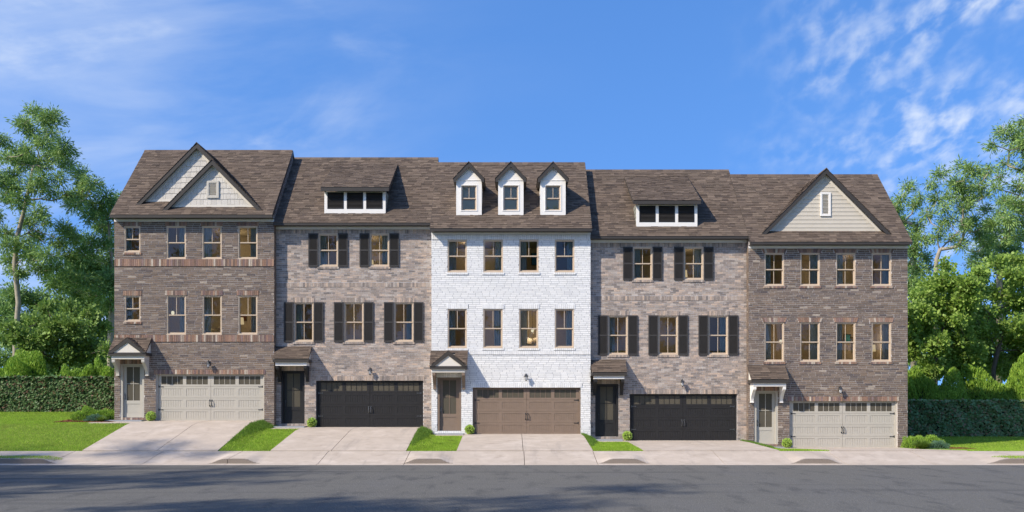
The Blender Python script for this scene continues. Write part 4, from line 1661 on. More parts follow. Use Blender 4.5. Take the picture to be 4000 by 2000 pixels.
def floor_lamp(x, y, z0, h, w, label):
    e = empty('floor_lamp', (x, y, z0))
    tag(e, label, 'lamp', 'shaded lamps inside the rooms')
    m = MB()
    m.lathe([(.14, 0), (.14, .02), (.015, .04), (.012, h - .3)], (x, y, z0), 10)
    m.build('lamp_stand', MT['wood'], e)
    s = MB()
    s.lathe([(.16, h - .32), (.13, h)], (x, y, z0), 14)
    s.build('lamp_shade', MT['lampshade'], e)
    lamp_light('bulb', e, (x, y, z0 + h + .14), w)


def picture(x, z, w, h, y, mk, label):
    e = empty('wall_picture', (x, y, z))
    tag(e, label, 'picture')
    f = MB()
    f.frame(x - w / 2, x + w / 2, z - h / 2, z + h / 2, .03, y - .03, y)
    f.build('picture_frame', MT['wood'], e)
    c = MB()
    c.box(x - w / 2 + .03, x + w / 2 - .03, y - .018, y - .004, z - h / 2 + .03, z + h / 2 - .03)
    c.build('canvas', MT[mk], e)


F1 = [z + 3.15 for z in ZB]
F2 = [z + 6.45 for z in ZB]
C1 = [z + 6.19 for z in ZB]
C2 = [PZ(FRZ[i], DF + YF[i]) - .03 for i in range(5)]
pendant(PX(675, 43.4), 1.4, PZ(1222, 43.4), C1[0], 13, 'glowing glass pendant behind second middle window of the double gabled house')
floor_lamp(PX(940, 44), 2.0, F1[0], 1.75, 29, 'square shaded lamp behind fourth middle window of the double gabled house')
pendant(PX(3050, 43.6), 1.6, PZ(1334, 43.6), C1[4], 38, 'glowing glass pendant behind first middle window of the single gabled house')
floor_lamp(PX(2025, 44.2), 2.2, F1[2], 1.75, 33, 'shaded lamp behind third middle window of the white house')
pendant(PX(2080, 43.2), 1.2, PZ(1290, 43.2), C1[2], 16, 'round glowing globe above the bed in the white house')
pendant(PX(1842, 44.2), 1.9, PZ(948, 44.2), C2[2], 29, 'small ceiling lamp behind first top window of the white house')
pendant(PX(1432, 44.2), 1.9, PZ(1230, 44.2), C1[1], 29, 'glowing pendant behind second middle window of grey house next to double gables')
floor_lamp(PX(1450, 44.6), 2.4, F2[1], 1.55, 24, 'shaded lamp behind second top window of grey house next to double gables')
floor_lamp(PX(2668, 44.2), 1.9, F2[3], 1.6, 20, 'shaded lamp behind second top window of grey house next to single gable')
floor_lamp(PX(3398, 44.6), 2.3, F1[4], 1.7, 29, 'shaded lamp behind fourth middle window of the single gabled house')
floor_lamp(PX(922, 44.6), 2.3, F2[0], 1.6, 24, 'shaded lamp behind fourth top window of the double gabled house')
pendant(PX(2560, 44.2), 1.9, PZ(1262, 44.2), C1[3], 27, 'added pendant warming the room behind second middle window of grey house next to single gable')  # added to give this otherwise black floor some warm light
floor_lamp(PX(3250, 44.4), 2.2, F2[4], 1.6, 27, 'added shaded lamp warming the room behind third top window of the single gabled house')  # added so the unlit top storey gets a warm glow
picture(PX(3315, 45.4), PZ(1322, 45.4), .34, .45, 3.58, 'art_teal', 'teal canvas on the wall behind third middle window of single gabled house')
picture(PX(3345, 45.4), PZ(1346, 45.4), .30, .75, 3.58, 'art_tan', 'tan canvas beside a teal one in the single gabled house')
picture(PX(3368, 45.4), PZ(1352, 45.4), .36, .36, 3.58, 'art_red', 'dark red picture beside a tan canvas in the single gabled house')
picture(PX(2095, 45.4), PZ(1010, 45.4), .50, .62, 3.58, 'art_blue', 'bright blue picture behind third top window of the white house')
picture(PX(945, 45.4), PZ(1240, 45.4), .40, .34, 3.58, 'art_red', 'small dark framed picture behind fourth middle window of double gabled house')

# bed with pillows in the white house, sofa with cushions in the double gabled one
bx, by, bz = PX(2085, 43.3), 1.3, F1[2]
e = empty('bed', (bx, by, bz))
tag(e, 'bed with oatmeal linen behind third middle window of the white house', 'bed')
m = MB()
m.box(bx - .9, bx + .9, by - .7, by + 1.2, bz + .12, bz + .42)
for sx in (-.82, .76):
    for sy in (-.64, 1.1):
        m.box(bx + sx, bx + sx + .06, by + sy, by + sy + .06, bz, bz + .13)
m.build('bed_frame', MT['wood'], e)
m = MB()
m.box(bx - .88, bx + .88, by - .68, by + 1.18, bz + .42, bz + 1.02)
m.build('mattress', MT['bed'], e)
for k, (ox, oy, mk, lb) in enumerate(((-.35, .35, 'bed', 'pale pillow on the left of the bed in the white house'), (.25, .15, 'pillow_dark', 'dark cushion leaning on the pale pillow in the white house'))):
    p = ico((bx + ox, by + oy, bz + 1.2), (.36, .16, .20))
    tag(p.build('pillow', MT[mk], None, smooth=True), lb, 'pillow')
sx_, sy_, sz_ = PX(845, 43.6), 1.5, F1[0]
e = empty('sofa', (sx_, sy_, sz_))
tag(e, 'pale sofa behind third middle window of the double gabled house', 'sofa')
m = MB()
m.box(sx_ - .7, sx_ + .7, sy_ - .4, sy_ + .45, sz_ + .1, sz_ + .85)
m.build('seat', MT['bed'], e)
m = MB()
m.box(sx_ - .7, sx_ + .7, sy_ + .25, sy_ + .5, sz_ + .85, sz_ + 1.15)
m.build('backrest', MT['bed'], e)
for k, (ox, lb) in enumerate(((-.3, 'round pale cushion on the sofa in the double gabled house'), (.15, 'tall pale cushion leaning on the sofa in double gabled house'))):
    p = ico((sx_ + ox, sy_ + .05, sz_ + 1.02), (.22, .13, .20 + .05 * k))
    tag(p.build('cushion', MT['bed'], None, smooth=True), lb, 'cushion')

# ------------------------------------------------------------------ leaves and plants
RS = np.random.RandomState


def leaf_mesh(name, C, D, U, size, asp, mat, rs, parent=None, sides=4, fold=.0):
    """one polygon per leaf: C centres, D growth directions, U side directions, all (n,3)"""
    n = len(C)
    L = size[:, None] if hasattr(size, '__len__') else np.full((n, 1), size)
    Wd = L * asp
    if sides == 4:
        prof_ = [(0, 0), (.45, .5), (1, 0), (.45, -.5)]
    elif sides == 6:
        prof_ = [(0, 0), (.25, .48), (.70, .46), (1, 0), (.70, -.46), (.25, -.48)]
    elif sides == 3:
        prof_ = [(0, .5), (1, 0), (0, -.5)]
    k = len(prof_)
    V = np.empty((n, k, 3))
    for q, (a, b) in enumerate(prof_):
        V[:, q, :] = C + D * (L * (a - .5)) + U * (Wd * b)
    me = bpy.data.meshes.new(name)
    me.vertices.add(n * k)
    me.loops.add(n * k)
    me.polygons.add(n)
    me.vertices.foreach_set('co', V.reshape(-1))
    me.loops.foreach_set('vertex_index', np.arange(n * k, dtype=np.int32))
    me.polygons.foreach_set('loop_start', np.arange(n, dtype=np.int32) * k)
    at = me.attributes.new('rnd', 'FLOAT', 'FACE')
    at.data.foreach_set('value', rs.rand(n).astype(np.float32) * .998 + .001)
    me.update(calc_edges=True)
    me.materials.append(mat)
    return obj(name, me, parent)


def unit(a):
    return a / np.maximum(np.linalg.norm(a, axis=1, keepdims=True), 1e-9)


def sideof(D, rs):
    return unit(np.cross(D, unit(rs.randn(*D.shape))))


def puff_leaves(P, Rr, rs, dens, clump=.30, per=26, flat=.72):
    """leaf centres and directions for foliage puffs at P with radii Rr: twig clumps spread over each puff's outside"""
    Cs, Ds = [], []
    for p, r in zip(P, Rr):
        nt_ = max(4, int(dens * r * r))
        d = unit(rs.randn(nt_, 3))
        d[:, 2] = d[:, 2] * .9 + .12
        rad = r * (.35 + .65 * rs.rand(nt_, 1) ** .55)
        c = p + d * rad * np.array([1, 1, flat])
        per_ = rs.randint(int(per * .6), int(per * 1.4), nt_)
        idx = np.repeat(np.arange(nt_), per_)
        q = rs.randn(len(idx), 3) * clump * .5
        Cs.append(c[idx] + q)
        dd = unit(q * 2.2 + d[idx] * .5 + np.array([0, 0, .02]) + rs.randn(len(idx), 3) * .25)
        Ds.append(dd)
    return np.concatenate(Cs), np.concatenate(Ds)


def branch_tree(base, trunk_pts, P, Rr, rs, r0, tip=.012, power=.5):
    """limbs that reach every puff, thinning outwards; returns a mesh builder"""
    nodes = [np.array(q, float) for q in trunk_pts]
    par = [-1] + list(range(len(trunk_pts) - 1))
    order = np.argsort([np.linalg.norm(p - nodes[-1]) for p in P])
    ends = []
    nt_ = len(trunk_pts)
    for oi in order:
        p = P[oi]
        A = np.array(nodes)
        dv = p - A
        dist = np.linalg.norm(dv, axis=1)
        cost = dist + np.maximum(0, A[:, 2] - p[2] + .2) * 2.2
        cost[:max(1, nt_ // 2)] += 1.5
        j = int(np.argmin(cost))
        a = A[j]
        n = max(2, int(dist[j] / .8))
        prev = j
        sag = rs.randn(3) * .10 * dist[j]
        up = np.array([0, 0, .10 * dist[j]])
        for k in range(1, n + 1):
            t = k / n
            q = a + (p - a) * t + (sag - up) * math.sin(math.pi * t) * .8
            nodes.append(q)
            par.append(prev)
            prev = len(nodes) - 1
        ends.append((prev, oi))
        # a few twigs inside the puff
        for _ in range(4):
            d = unit(rs.randn(1, 3))[0]
            d[2] = abs(d[2]) * .6
            nodes.append(p + d * Rr[oi] * .45)
            par.append(prev)
            pv2 = len(nodes) - 1
            nodes.append(p + d * Rr[oi] * .8 + rs.randn(3) * .1)
            par.append(pv2)
    cnt = np.ones(len(nodes))
    for k in range(len(nodes) - 1, 0, -1):
        if par[k] >= 0:
            cnt[par[k]] += cnt[k]
    rad = tip + (r0 - tip) * (cnt / cnt.max()) ** power
    kids = {}
    for k, p in enumerate(par):
        kids.setdefault(p, []).append(k)
    mb = MB()
    # chains
    stack = [(0, None)]
    starts = [(-1, 0)]
    while starts:
        p, c = starts.pop()
        pts, rr = [], []
        if p >= 0:
            pts.append(nodes[p])
            rr.append(min(rad[p], rad[c] * 1.15))
        k = c
        while True:
            pts.append(nodes[k])
            rr.append(rad[k])
            ch = kids.get(k, [])
            if not ch:
                break
            ch = sorted(ch, key=lambda q: -cnt[q])
            for q in ch[1:]:
                starts.append((k, q))
            k = ch[0]
        if len(pts) > 1:
            mb.tube([tuple(q) for q in pts], [float(q) for q in rr], 6 if max(rr) > .05 else 4)
    return mb


def tree(name, label, cat, base, trunk_pts, P, Rr, seed, leaf, bark, r0, lsize, lasp, dens, per=24, clump=.3, sides=4, droop=.0, group=None, flat=.72, power=.78):
    rs = RS(seed)
    e = empty(name, tuple(base))
    tag(e, label, cat, group)
    P = [np.array(p, float) for p in P]
    branch_tree(base, trunk_pts, P, Rr, rs, r0, power=power).build('trunk', MT[bark], e, smooth=True)
    C, D = puff_leaves(P, Rr, rs, dens, clump, per, flat)
    D = unit(D + np.array([0, 0, -droop]))
    n = len(C)
    leaf_mesh('crown', C, D, sideof(D, rs), lsize * (.6 + .8 * rs.rand(n)), lasp, MT[leaf], rs, e, sides)
    return e


def px_puffs(lst, sc, ox, oy, d, rs, spread, rmul=1.0):
    P, Rr = [], []
    for zx, zy, zr in lst:
        dd = d + rs.uniform(-spread, spread)
        P.append((PX(ox + zx / sc, dd), dd - DF, PZ(oy + zy / sc, dd)))
        Rr.append(zr / sc * d / F * rmul)
    return P, Rr


# tall airy tree on the lawn's far side, left of the row
d_ = 60.0
rs = RS(11)
L1 = [(290, 85, 70), (430, 150, 100), (200, 180, 75), (440, 260, 70), (20, 330, 60), (270, 250, 70), (370, 330, 80), (530, 400, 95), (450, 450, 90), (560, 520, 70), (130, 430, 90),
      (230, 420, 60), (180, 520, 90), (330, 520, 90), (60, 480, 60), (100, 620, 80), (330, 640, 80), (490, 650, 60), (680, 620, 85), (780, 680, 70), (700, 720, 70), (640, 800, 90),
      (620, 870, 70), (300, 720, 80), (80, 720, 80), (150, 830, 90), (40, 780, 60), (430, 760, 60), (330, 930, 70), (570, 780, 60), (-40, 960, 60), (230, 1000, 70), (40, 1100, 70),
      (560, 1080, 90), (620, 1150, 70), (300, 1130, 80), (480, 1180, 80), (200, 1200, 80), (60, 1200, 70), (380, 1000, 50), (-60, 640, 80), (-90, 450, 80), (-120, 800, 80), (-60, 300, 60),
      (400, 1280, 80), (250, 1300, 80), (90, 1330, 80), (560, 1290, 80), (330, 1400, 80), (150, 1430, 80), (480, 1400, 80)]
P, Rr = px_puffs(L1, 2.146, 0, 400, d_, rs, 2.2, .98)
tb = (PX(62, d_), d_ - DF, 1.7)
tp = [tb, (PX(60, d_), d_ - DF, PZ(1330, d_)), (PX(66, d_), d_ - DF + .2, PZ(1180, d_)), (PX(58, d_), d_ - DF, PZ(1040, d_)), (PX(66, d_), d_ - DF, PZ(930, d_)), (PX(100, d_), d_ - DF, PZ(800, d_)), (PX(130, d_), d_ - DF, PZ(650, d_))]
tree('gum_tree', 'tallest airy pale barked tree beside the double gabled house', 'tree', tb, tp, P, Rr, 21, 'leaf_gum', 'bark_pale', .17, .22, .26, 50, per=50, clump=.42, droop=.25, group='tall airy trees behind the hedges')

d_ = 64.0
rs = RS(12)
L2 = [(870, 810, 90), (990, 800, 60), (800, 900, 90), (900, 950, 90), (760, 980, 70), (850, 1050, 80), (930, 1100, 80), (760, 1200, 80), (700, 1150, 60), (900, 1180, 70), (980, 900, 60), (1050, 980, 80),
      (940, 1250, 80), (820, 1300, 80), (700, 1290, 90), (880, 1380, 90), (760, 1400, 90), (640, 1370, 80), (980, 1380, 80), (930, 1480, 90), (820, 1500, 90), (700, 1500, 80), (600, 1480, 80), (880, 1600, 90), (980, 1560, 80), (760, 1620, 80), (930, 1700, 80), (840, 1720, 80), (640, 1600, 70)]
P, Rr = px_puffs(L2, 2.146, 0, 400, d_, rs, 2.2, 1.0)
tb = (PX(432, d_), d_ - DF, 1.8)
tp = [tb, (PX(430, d_), d_ - DF, PZ(1350, d_)), (PX(440, d_), d_ - DF, PZ(1150, d_)), (PX(434, d_), d_ - DF, PZ(1000, d_)), (PX(425, d_), d_ - DF, PZ(880, d_))]
tree('gum_tree', 'dense dark green tree tucked against the left end of the double gabled house', 'tree', tb, tp, P, Rr, 22, 'leaf_gum_dark', 'bark_pale', .2, .24, .28, 42, per=44, clump=.42, droop=.3, group='tall airy trees behind the hedges')

# right side trees
T = [
    ([(940, 130, 80), (860, 230, 50), (1000, 190, 70), (1060, 150, 60), (960, 380, 60), (1060, 260, 80), (900, 480, 50), (1050, 420, 60), (960, 680, 80), (1050, 560, 70), (880, 570, 50), (1040, 700, 80),
      (970, 800, 80), (1060, 830, 80), (1050, 950, 80), (950, 950, 60), (1120, 200, 80), (1160, 320, 80), (1140, 520, 80), (1150, 700, 90), (1150, 900, 90), (1200, 420, 80), (1100, 60, 70)],
     58.0, 13, 23, (1190, 1290), [(1185, 1200), (1175, 1000), (1180, 800), (1150, 560), (1120, 400)], 'leaf_gum', 'tallest airy tree reaching in above the dark hedge', .22),
    ([(440, 455, 60), (370, 540, 50), (590, 410, 60), (690, 440, 80), (560, 540, 80), (780, 470, 70), (830, 420, 40), (640, 560, 70), (740, 560, 70), (540, 640, 60), (420, 650, 70), (640, 640, 80), (780, 630, 60),
      (470, 720, 60), (340, 770, 60), (620, 720, 70), (500, 820, 70), (440, 870, 50), (680, 840, 90), (790, 740, 60), (740, 920, 80), (640, 860, 60), (850, 850, 70), (420, 960, 40), (520, 960, 60), (600, 1010, 60), (800, 1000, 70)],
     62.0, 14, 24, (405, 1330), [(408, 1250), (412, 1120), (440, 1040), (500, 980), (580, 900)], 'leaf_gum', 'open crowned pale trunked tree above the bright green trees', .14),
    ([(200, 560, 60), (290, 640, 50), (130, 650, 60), (240, 700, 60), (100, 740, 60), (160, 830, 70), (260, 850, 60), (200, 940, 70), (300, 970, 70), (220, 1060, 80), (320, 1100, 70), (260, 1200, 80), (200, 1150, 60),
      (330, 1200, 60), (60, 700, 60), (120, 920, 70), (180, 1280, 80), (280, 1320, 80), (100, 1060, 60)],
     65.0, 15, 25, (235, 1400), [(235, 1250), (240, 1100), (250, 960), (270, 840)], 'leaf_gum', 'slender pale tree right behind the single gabled house', .2),
    ([(820, 950, 90), (900, 1020, 90), (1000, 1050, 90), (760, 1080, 80), (860, 1120, 80), (960, 900, 80), (940, 1160, 90), (1050, 1150, 90), (820, 860, 70), (700, 1150, 80), (900, 760, 60)],
     68.0, 16, 26, (900, 1400), [(900, 1250), (905, 1120), (890, 1000)], 'leaf_gum_dark', 'dark shaded tree standing between the tall airy trees', .22),
]
for lst, dd, s1, s2, b0, tps, leaf, lab, r0 in T:
    rs = RS(s1)
    P, Rr = px_puffs(lst, 1.982, 3450, 450, dd, rs, 2.0, .80)
    f = lambda q: (PX(3450 + q[0] / 1.982, dd), dd - DF, PZ(450 + q[1] / 1.982, dd))
    bx_, by_, _ = f(b0)
    tb = (bx_, by_, .5)
    tree('gum_tree', lab, 'tree', tb, [tb] + [f(q) for q in tps], P, Rr, s2, leaf, 'bark_pale', r0, .22, .26, 52, per=50, clump=.42, droop=.25, group='tall airy trees behind the hedges')

for lst, dd, s1, s2, bx0, lab, leaf, zg in (
        ([(300, 1050, 50), (230, 1100, 55), (360, 1080, 50), (300, 1130, 55), (400, 1120, 50), (150, 1180, 55), (60, 1150, 50), (15, 1190, 50), (250, 1200, 60), (360, 1200, 60), (430, 1210, 50), (110, 1260, 60), (220, 1280, 60), (330, 1290, 60),
          (420, 1300, 60), (60, 1330, 60), (160, 1350, 60), (280, 1370, 60), (380, 1380, 60), (450, 1390, 50), (20, 1400, 60), (120, 1420, 60), (230, 1440, 60), (330, 1450, 60), (430, 1460, 60), (20, 1240, 50)], 68.0, 41, 42, 300, 'dense dark tree filling the gap between the two airy trees by double gables', 'leaf_gum_dark', 1.8),
        ([(3560, 1130, 45), (3640, 1160, 45), (3980, 1090, 50), (3900, 1140, 50), (3800, 1150, 50), (3720, 1190, 50), (3600, 1210, 50),
          (3680, 1250, 60), (3780, 1230, 60), (3870, 1240, 60), (3960, 1200, 60), (3580, 1300, 60), (3680, 1350, 60), (3800, 1340, 60), (3900, 1340, 60), (3990, 1320, 60), (3560, 1400, 60), (3640, 1430, 60), (3740, 1430, 60), (3850, 1440, 60), (3950, 1430, 60)], 70.0, 43, 44, 3780, 'dense dark tree filling the background behind the bright round leaved trees', 'leaf_gum_dark', .5)):
    rs = RS(s1)
    P, Rr = px_puffs(lst, 1.0, 0, 0, dd, rs, 2.0, 1.0)
    tb = (PX(bx0, dd), dd - DF, zg)
    tree('gum_tree', lab, 'tree', tb, [tb, (tb[0], tb[1], zg + 2), (tb[0] + .3, tb[1], zg + 4), (tb[0], tb[1] + .2, zg + 6)], P, Rr, s2, leaf, 'bark_pale', .2, .26, .34, 44, per=40, clump=.45, droop=.2, group='tall airy trees behind the hedges')

# small round leaved trees
rs = RS(31)
d_ = 54.0
L3 = [(280, 310, 60), (420, 330, 70), (530, 350, 60), (220, 390, 60), (340, 410, 90), (470, 430, 80), (590, 440, 60), (60, 430, 50), (130, 470, 60), (30, 490, 40), (220, 500, 70), (330, 520, 80), (450, 530, 80),
      (560, 540, 70), (630, 560, 40), (380, 600, 60), (480, 600, 60), (150, 540, 50), (300, 620, 60), (570, 620, 50)]
P, Rr = px_puffs(L3, 1.516, 0, 1000, d_, rs, 1.6, 1.0)
tb = (PX(255, d_), d_ - DF, 1.85)
tp = [tb, (PX(250, d_), d_ - DF, PZ(1450, d_)), (PX(240, d_), d_ - DF, PZ(1390, d_))]
tree('round_leaf_tree', 'small spreading olive green tree behind the ivy hedge by double gables', 'tree', tb, tp, P, Rr, 32, 'leaf_lime_dark', 'bark_dark', .12, .15, .85, 66, per=24, clump=.34, sides=6, group='small round leaved trees')
for seed, d_, xr, b0, lab in ((33, 54.0, (3530, 3800), 3650, 'bright green round leaved tree close to the single gabled house'),
                              (34, 55.5, (3740, 4100), 3885, 'bright green round leaved tree with leaning trunk away from the house')):
    rs = RS(seed)
    P, Rr = [], []
    for _ in range(80):
        x = rs.uniform(*xr)
        t = (x - xr[0]) / (xr[1] - xr[0])
        top = 985 + 170 * abs(t - .55) ** 1.5 * 2 if seed == 34 else 1000 + 150 * abs(t - .7) ** 1.3 * 1.6
        y = rs.uniform(top + 20, 1460)
        if y > 1390 and rs.rand() < .55:
            continue
        dd = d_ + rs.uniform(-1.6, 1.6)
        P.append((PX(x, dd), dd - DF, PZ(y, dd)))
        Rr.append(rs.uniform(24, 46) * d_ / F)
    tb = (PX(b0, d_), d_ - DF, .5)
    tp = [tb, (PX(b0 - 4, d_), d_ - DF, PZ(1440, d_)), (PX(b0 + 14, d_), d_ - DF, PZ(1370, d_)), (PX(b0 + 35, d_), d_ - DF, PZ(1280, d_))]
    tree('round_leaf_tree', lab, 'tree', tb, tp, P, Rr, seed + 10, 'leaf_lime', 'bark_dark', .13, .15, .85, 60, per=24, clump=.34, sides=6, group='small round leaved trees')


def mound(name, label, cat, c, r, seed, leaf, lsize, lasp, n, group=None, up=.7, rough=.16, core=True, sides=4):
    """rounded shrub: lumpy dome of small leaves over a dark inner dome and short stems"""
    rs = RS(seed)
    e = empty(name, (c[0], c[1], c[2]))
    tag(e, label, cat, group)
    d = unit(rs.randn(n, 3))
    d[:, 2] = np.abs(d[:, 2])
    ph = rs.uniform(0, 6, 6)
    lump = 1 + rough * (np.sin(d[:, 0] * 5 + ph[0]) * np.sin(d[:, 2] * 6 + ph[1]) + np.sin(d[:, 1] * 7 + d[:, 0] * 4 + ph[2]) * .7 + np.sin(d[:, 2] * 11 + d[:, 0] * 9 + ph[3]) * .4)
    rad = lump[:, None] * (1 - .30 * rs.rand(n, 1) ** 2.2)
    C = np.array(c) + d * rad * np.array(r)
    D = unit(d * .8 + np.array([0, 0, up]) + rs.randn(n, 3) * .45)
    leaf_mesh('foliage', C, D, sideof(D, rs), lsize * (.6 + .8 * rs.rand(n)), lasp, MT[leaf], rs, e, sides)
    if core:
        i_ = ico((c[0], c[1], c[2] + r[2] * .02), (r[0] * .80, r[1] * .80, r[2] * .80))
        i_.build('shade_core', MT['hedge_core'], e, smooth=True)
    m = MB()
    for k in range(5):
        a = k * 1.256
        m.tube([(c[0], c[1], c[2] - .05), (c[0] + r[0] * .4 * math.cos(a), c[1] + r[1] * .4 * math.sin(a), c[2] + r[2] * .5)], [.03 * r[2] + .006, .012 * r[2] + .004], 5)
    m.build('stem', MT['bark_dark'], e)
    return e


# big rounded shrubs behind the hedges
for k, (px_, top, hwid, d_, zg, lab) in enumerate((
        (80, 1368, 150, 51.5, 1.7, 'large rounded fine leaved shrub, tallest behind the sunlit ivy hedge'),
        (300, 1422, 95, 50.5, 1.7, 'lower rounded shrub behind the sunlit ivy hedge, under the olive tree'),
        (420, 1408, 80, 51.5, 1.7, 'rounded shrub behind the sunlit ivy hedge, against the double gabled house'),
        (3580, 1422, 85, 54.0, .4, 'rounded fine leaved shrub against the end of the single gabled house'),
        (3690, 1472, 85, 53.0, .4, 'lowest rounded shrub in the row behind the shaded hedge'),
        (3830, 1440, 120, 54.0, .4, 'broad rounded shrub under the bright tree behind the shaded hedge'),
        (3985, 1430, 75, 53.0, .4, 'rounded shrub behind the shaded hedge, farthest from the houses'))):
    zt = PZ(top, d_)
    mound('rounded_shrub', lab, 'shrub', (PX(px_, d_), d_ - DF, zg), (hwid * d_ / F, 1.5, (zt - zg) / 1.08), 60 + k, 'leaf_shrub', .17, .26, 30000, 'rounded shrubs behind the hedges', up=1.0, rough=.15)


def hedge(label, x0, x1, y0, y1, z0, z1, seed, leaf, n, group='ivy hedges beside the row', face=-1, ls=.125):
    rs = RS(seed)
    e = empty('hedge', ((x0 + x1) / 2, (y0 + y1) / 2, z0))
    tag(e, label, 'hedge', group)
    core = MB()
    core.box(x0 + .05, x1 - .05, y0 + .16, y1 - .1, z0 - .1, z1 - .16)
    core.build('shade_core', MT['hedge_core'], e)
    nf = int(n * .72)
    C = np.empty((n, 3))
    D = np.empty((n, 3))
    C[:nf, 0] = rs.uniform(x0, x1, nf)
    C[:nf, 2] = rs.uniform(z0 - .02, z1, nf)
    lump = .05 * np.sin(C[:nf, 0] * 2.1) * np.sin(C[:nf, 2] * 3.3 + 1) + .04 * np.sin(C[:nf, 0] * 5.3 + C[:nf, 2] * 4)
    C[:nf, 1] = y0 + .04 + lump + rs.rand(nf) ** 2 * .14
    D[:nf] = unit(np.stack([rs.randn(nf) * .5, -.35 - rs.rand(nf) * .5, -.7 + rs.randn(nf) * .4], 1))
    m_ = n - nf
    C[nf:, 0] = rs.uniform(x0, x1, m_)
    C[nf:, 1] = rs.uniform(y0, y1, m_)
    C[nf:, 2] = z1 - .02 + rs.randn(m_) * .035 + .03 * np.sin(C[nf:, 0] * 3.1)
    D[nf:] = unit(np.stack([rs.randn(m_), -.4 + rs.randn(m_) * .8, rs.randn(m_) * .35 + .1], 1))
    if face > 0:
        C[:nf, 1] = y0 + y1 - C[:nf, 1]
    nrm = np.tile(np.array([0, -1, .25]), (n, 1))
    nrm[nf:] = (0, -.3, 1)
    nrm = unit(nrm + rs.randn(n, 3) * .42)
    U = unit(np.cross(D, nrm))
    leaf_mesh('foliage', C, D, U, ls * (.6 + .8 * rs.rand(n)), .95, MT[leaf], rs, e, 6)


hedge('clipped ivy hedge with reddish leaves beside the double gabled house', -31, PX(450, 48) + .5, 6.0, 7.2, 1.80, PZ(1474, 48), 71, 'leaf_ivy', 17000)
hedge('dark clipped ivy hedge in the shadow of the single gabled house', PX(3540, 51) - .5, 34, 9.0, 10.2, .42, PZ(1565, 51), 72, 'leaf_ivy_dark', 17000)

# clipped ball shrubs by the doors
BALL = [(589.5, 1612, 1649, 0), (1218, 1636, 1673, 1), (1835, 1664.5, 1702, 2), (2451, 1688, 1726, 3), (3074.5, 1717, 1754, 4)]
BL = ['beside the beige door of the double gabled house', 'beside the black garage next to the double gables', 'against the white painted brick', 'beside the black garage next to the single gable', 'beside the beige door of the single gabled house']
for k, (bx_, t_, b_, hi) in enumerate(BALL):
    dd = DF + YF[hi] - .30
    x, y = PX(bx_, dd), dd - DF
    zg = prof(hi, y) + .02
    r_ = 19.0 * dd / F
    rs = RS(80 + k)
    e = empty('ball_shrub', (x, y, zg))
    tag(e, 'small clipped yellow green ball shrub ' + BL[k], 'shrub', 'ball shrubs between door and garage')
    n = 1500
    d = unit(rs.randn(n, 3))
    lump = 1 + .07 * np.sin(d[:, 0] * 7 + k) * np.sin(d[:, 2] * 8)
    C = np.array([x, y, zg + r_ * 1.0]) + d * (r_ * lump[:, None] * (1 - .28 * rs.rand(n, 1) ** 2))
    D = unit(d + rs.randn(n, 3) * .5 + np.array([0, 0, .3]))
    leaf_mesh('foliage', C, D, sideof(D, rs), .050 * (.6 + .8 * rs.rand(n)), .6, MT['leaf_ball'], rs, e, 4)
    ico((x, y, zg + r_), (r_ * .7,) * 3).build('shade_core', MT['hedge_core'], e, smooth=True)
    m = MB()
    m.tube([(x, y, zg - .05), (x, y, zg + r_)], .015, 5)
    m.build('stem', MT['bark_dark'], e)


def chips(name, x0, x1, yfun0, yfun1, n, seed):
    """bark mulch: uncountable chips on the bed"""
    rg = random.Random(seed)
    m = MB()
    for _ in range(n):
        x = rg.uniform(x0, x1)
        y = rg.uniform(yfun0(x), yfun1(x))
        z = G(x, y) + .012
        a = rg.uniform(0, 3.14)
        l, w, h = rg.uniform(.03, .07), rg.uniform(.012, .025), rg.uniform(.004, .03)
        ca, sa = math.cos(a), math.sin(a)
        P = [(x + ca * l * u - sa * w * v, y + sa * l * u + ca * w * v, z + h + rg.uniform(-.012, .012)) for u, v in ((-.5, -.5), (.5, -.5), (.5, .5), (-.5, .5))]
        m.poly(P, r=rg.uniform(.01, 1))
    o = m.build(name, MT['mulch'])
    tag(o, 'red brown bark mulch on the planting bed', 'mulch', None, 'stuff')
    return o


chips('mulch', -20.35, -17.75, lambda x: -.95 - .15 * math.sin(x * 3), lambda x: .45, 4200, 90)
chips('mulch', 17.72, 20.3, lambda x: -.45 - 2.3 * sstep(17.7, 18.6, x) * .55, lambda x: .4 - .5 * sstep(19.3, 20.3, x), 3800, 91)['label'] = 'orange brown bark mulch at the end of the single gabled house'

# planting beside the two end houses
mound('bed_shrub', 'feathery green shrub in the bed, farthest from the double gabled house', 'shrub', (PX(345, 42.2), .2, G(-19, .2)), (.70, .5, .56), 95, 'leaf_shrub', .085, .22, 6500, 'shrubs in the end beds', up=.8)
mound('bed_shrub', 'feathery green shrub against the wall of the double gabled house', 'shrub', (PX(412, 42.2), .25, G(-18.4, .2)), (.50, .45, .50), 96, 'leaf_shrub', .085, .22, 5200, 'shrubs in the end beds', up=.8)
mound('bed_shrub', 'low blue green shrub in front of the feathery shrubs by double gables', 'shrub', (PX(375, 41.7), -.35, G(-18.7, -.35)), (.42, .3, .30), 97, 'leaf_blue', .07, .20, 3200, 'shrubs in the end beds', up=.9)
mound('bed_shrub', 'rounded feathery shrub against the single gabled house', 'shrub', (PX(3572, 41.6), -.35, G(18.0, -.35)), (.56, .48, .54), 98, 'leaf_shrub', .085, .22, 6000, 'shrubs in the end beds', up=.8)
mound('bed_shrub', 'rounded feathery shrub farther out on the lawn edge', 'shrub', (PX(3640, 41.4), -.55, G(18.9, -.55)), (.54, .46, .52), 99, 'leaf_shrub', .085, .22, 5500, 'shrubs in the end beds', up=.8)
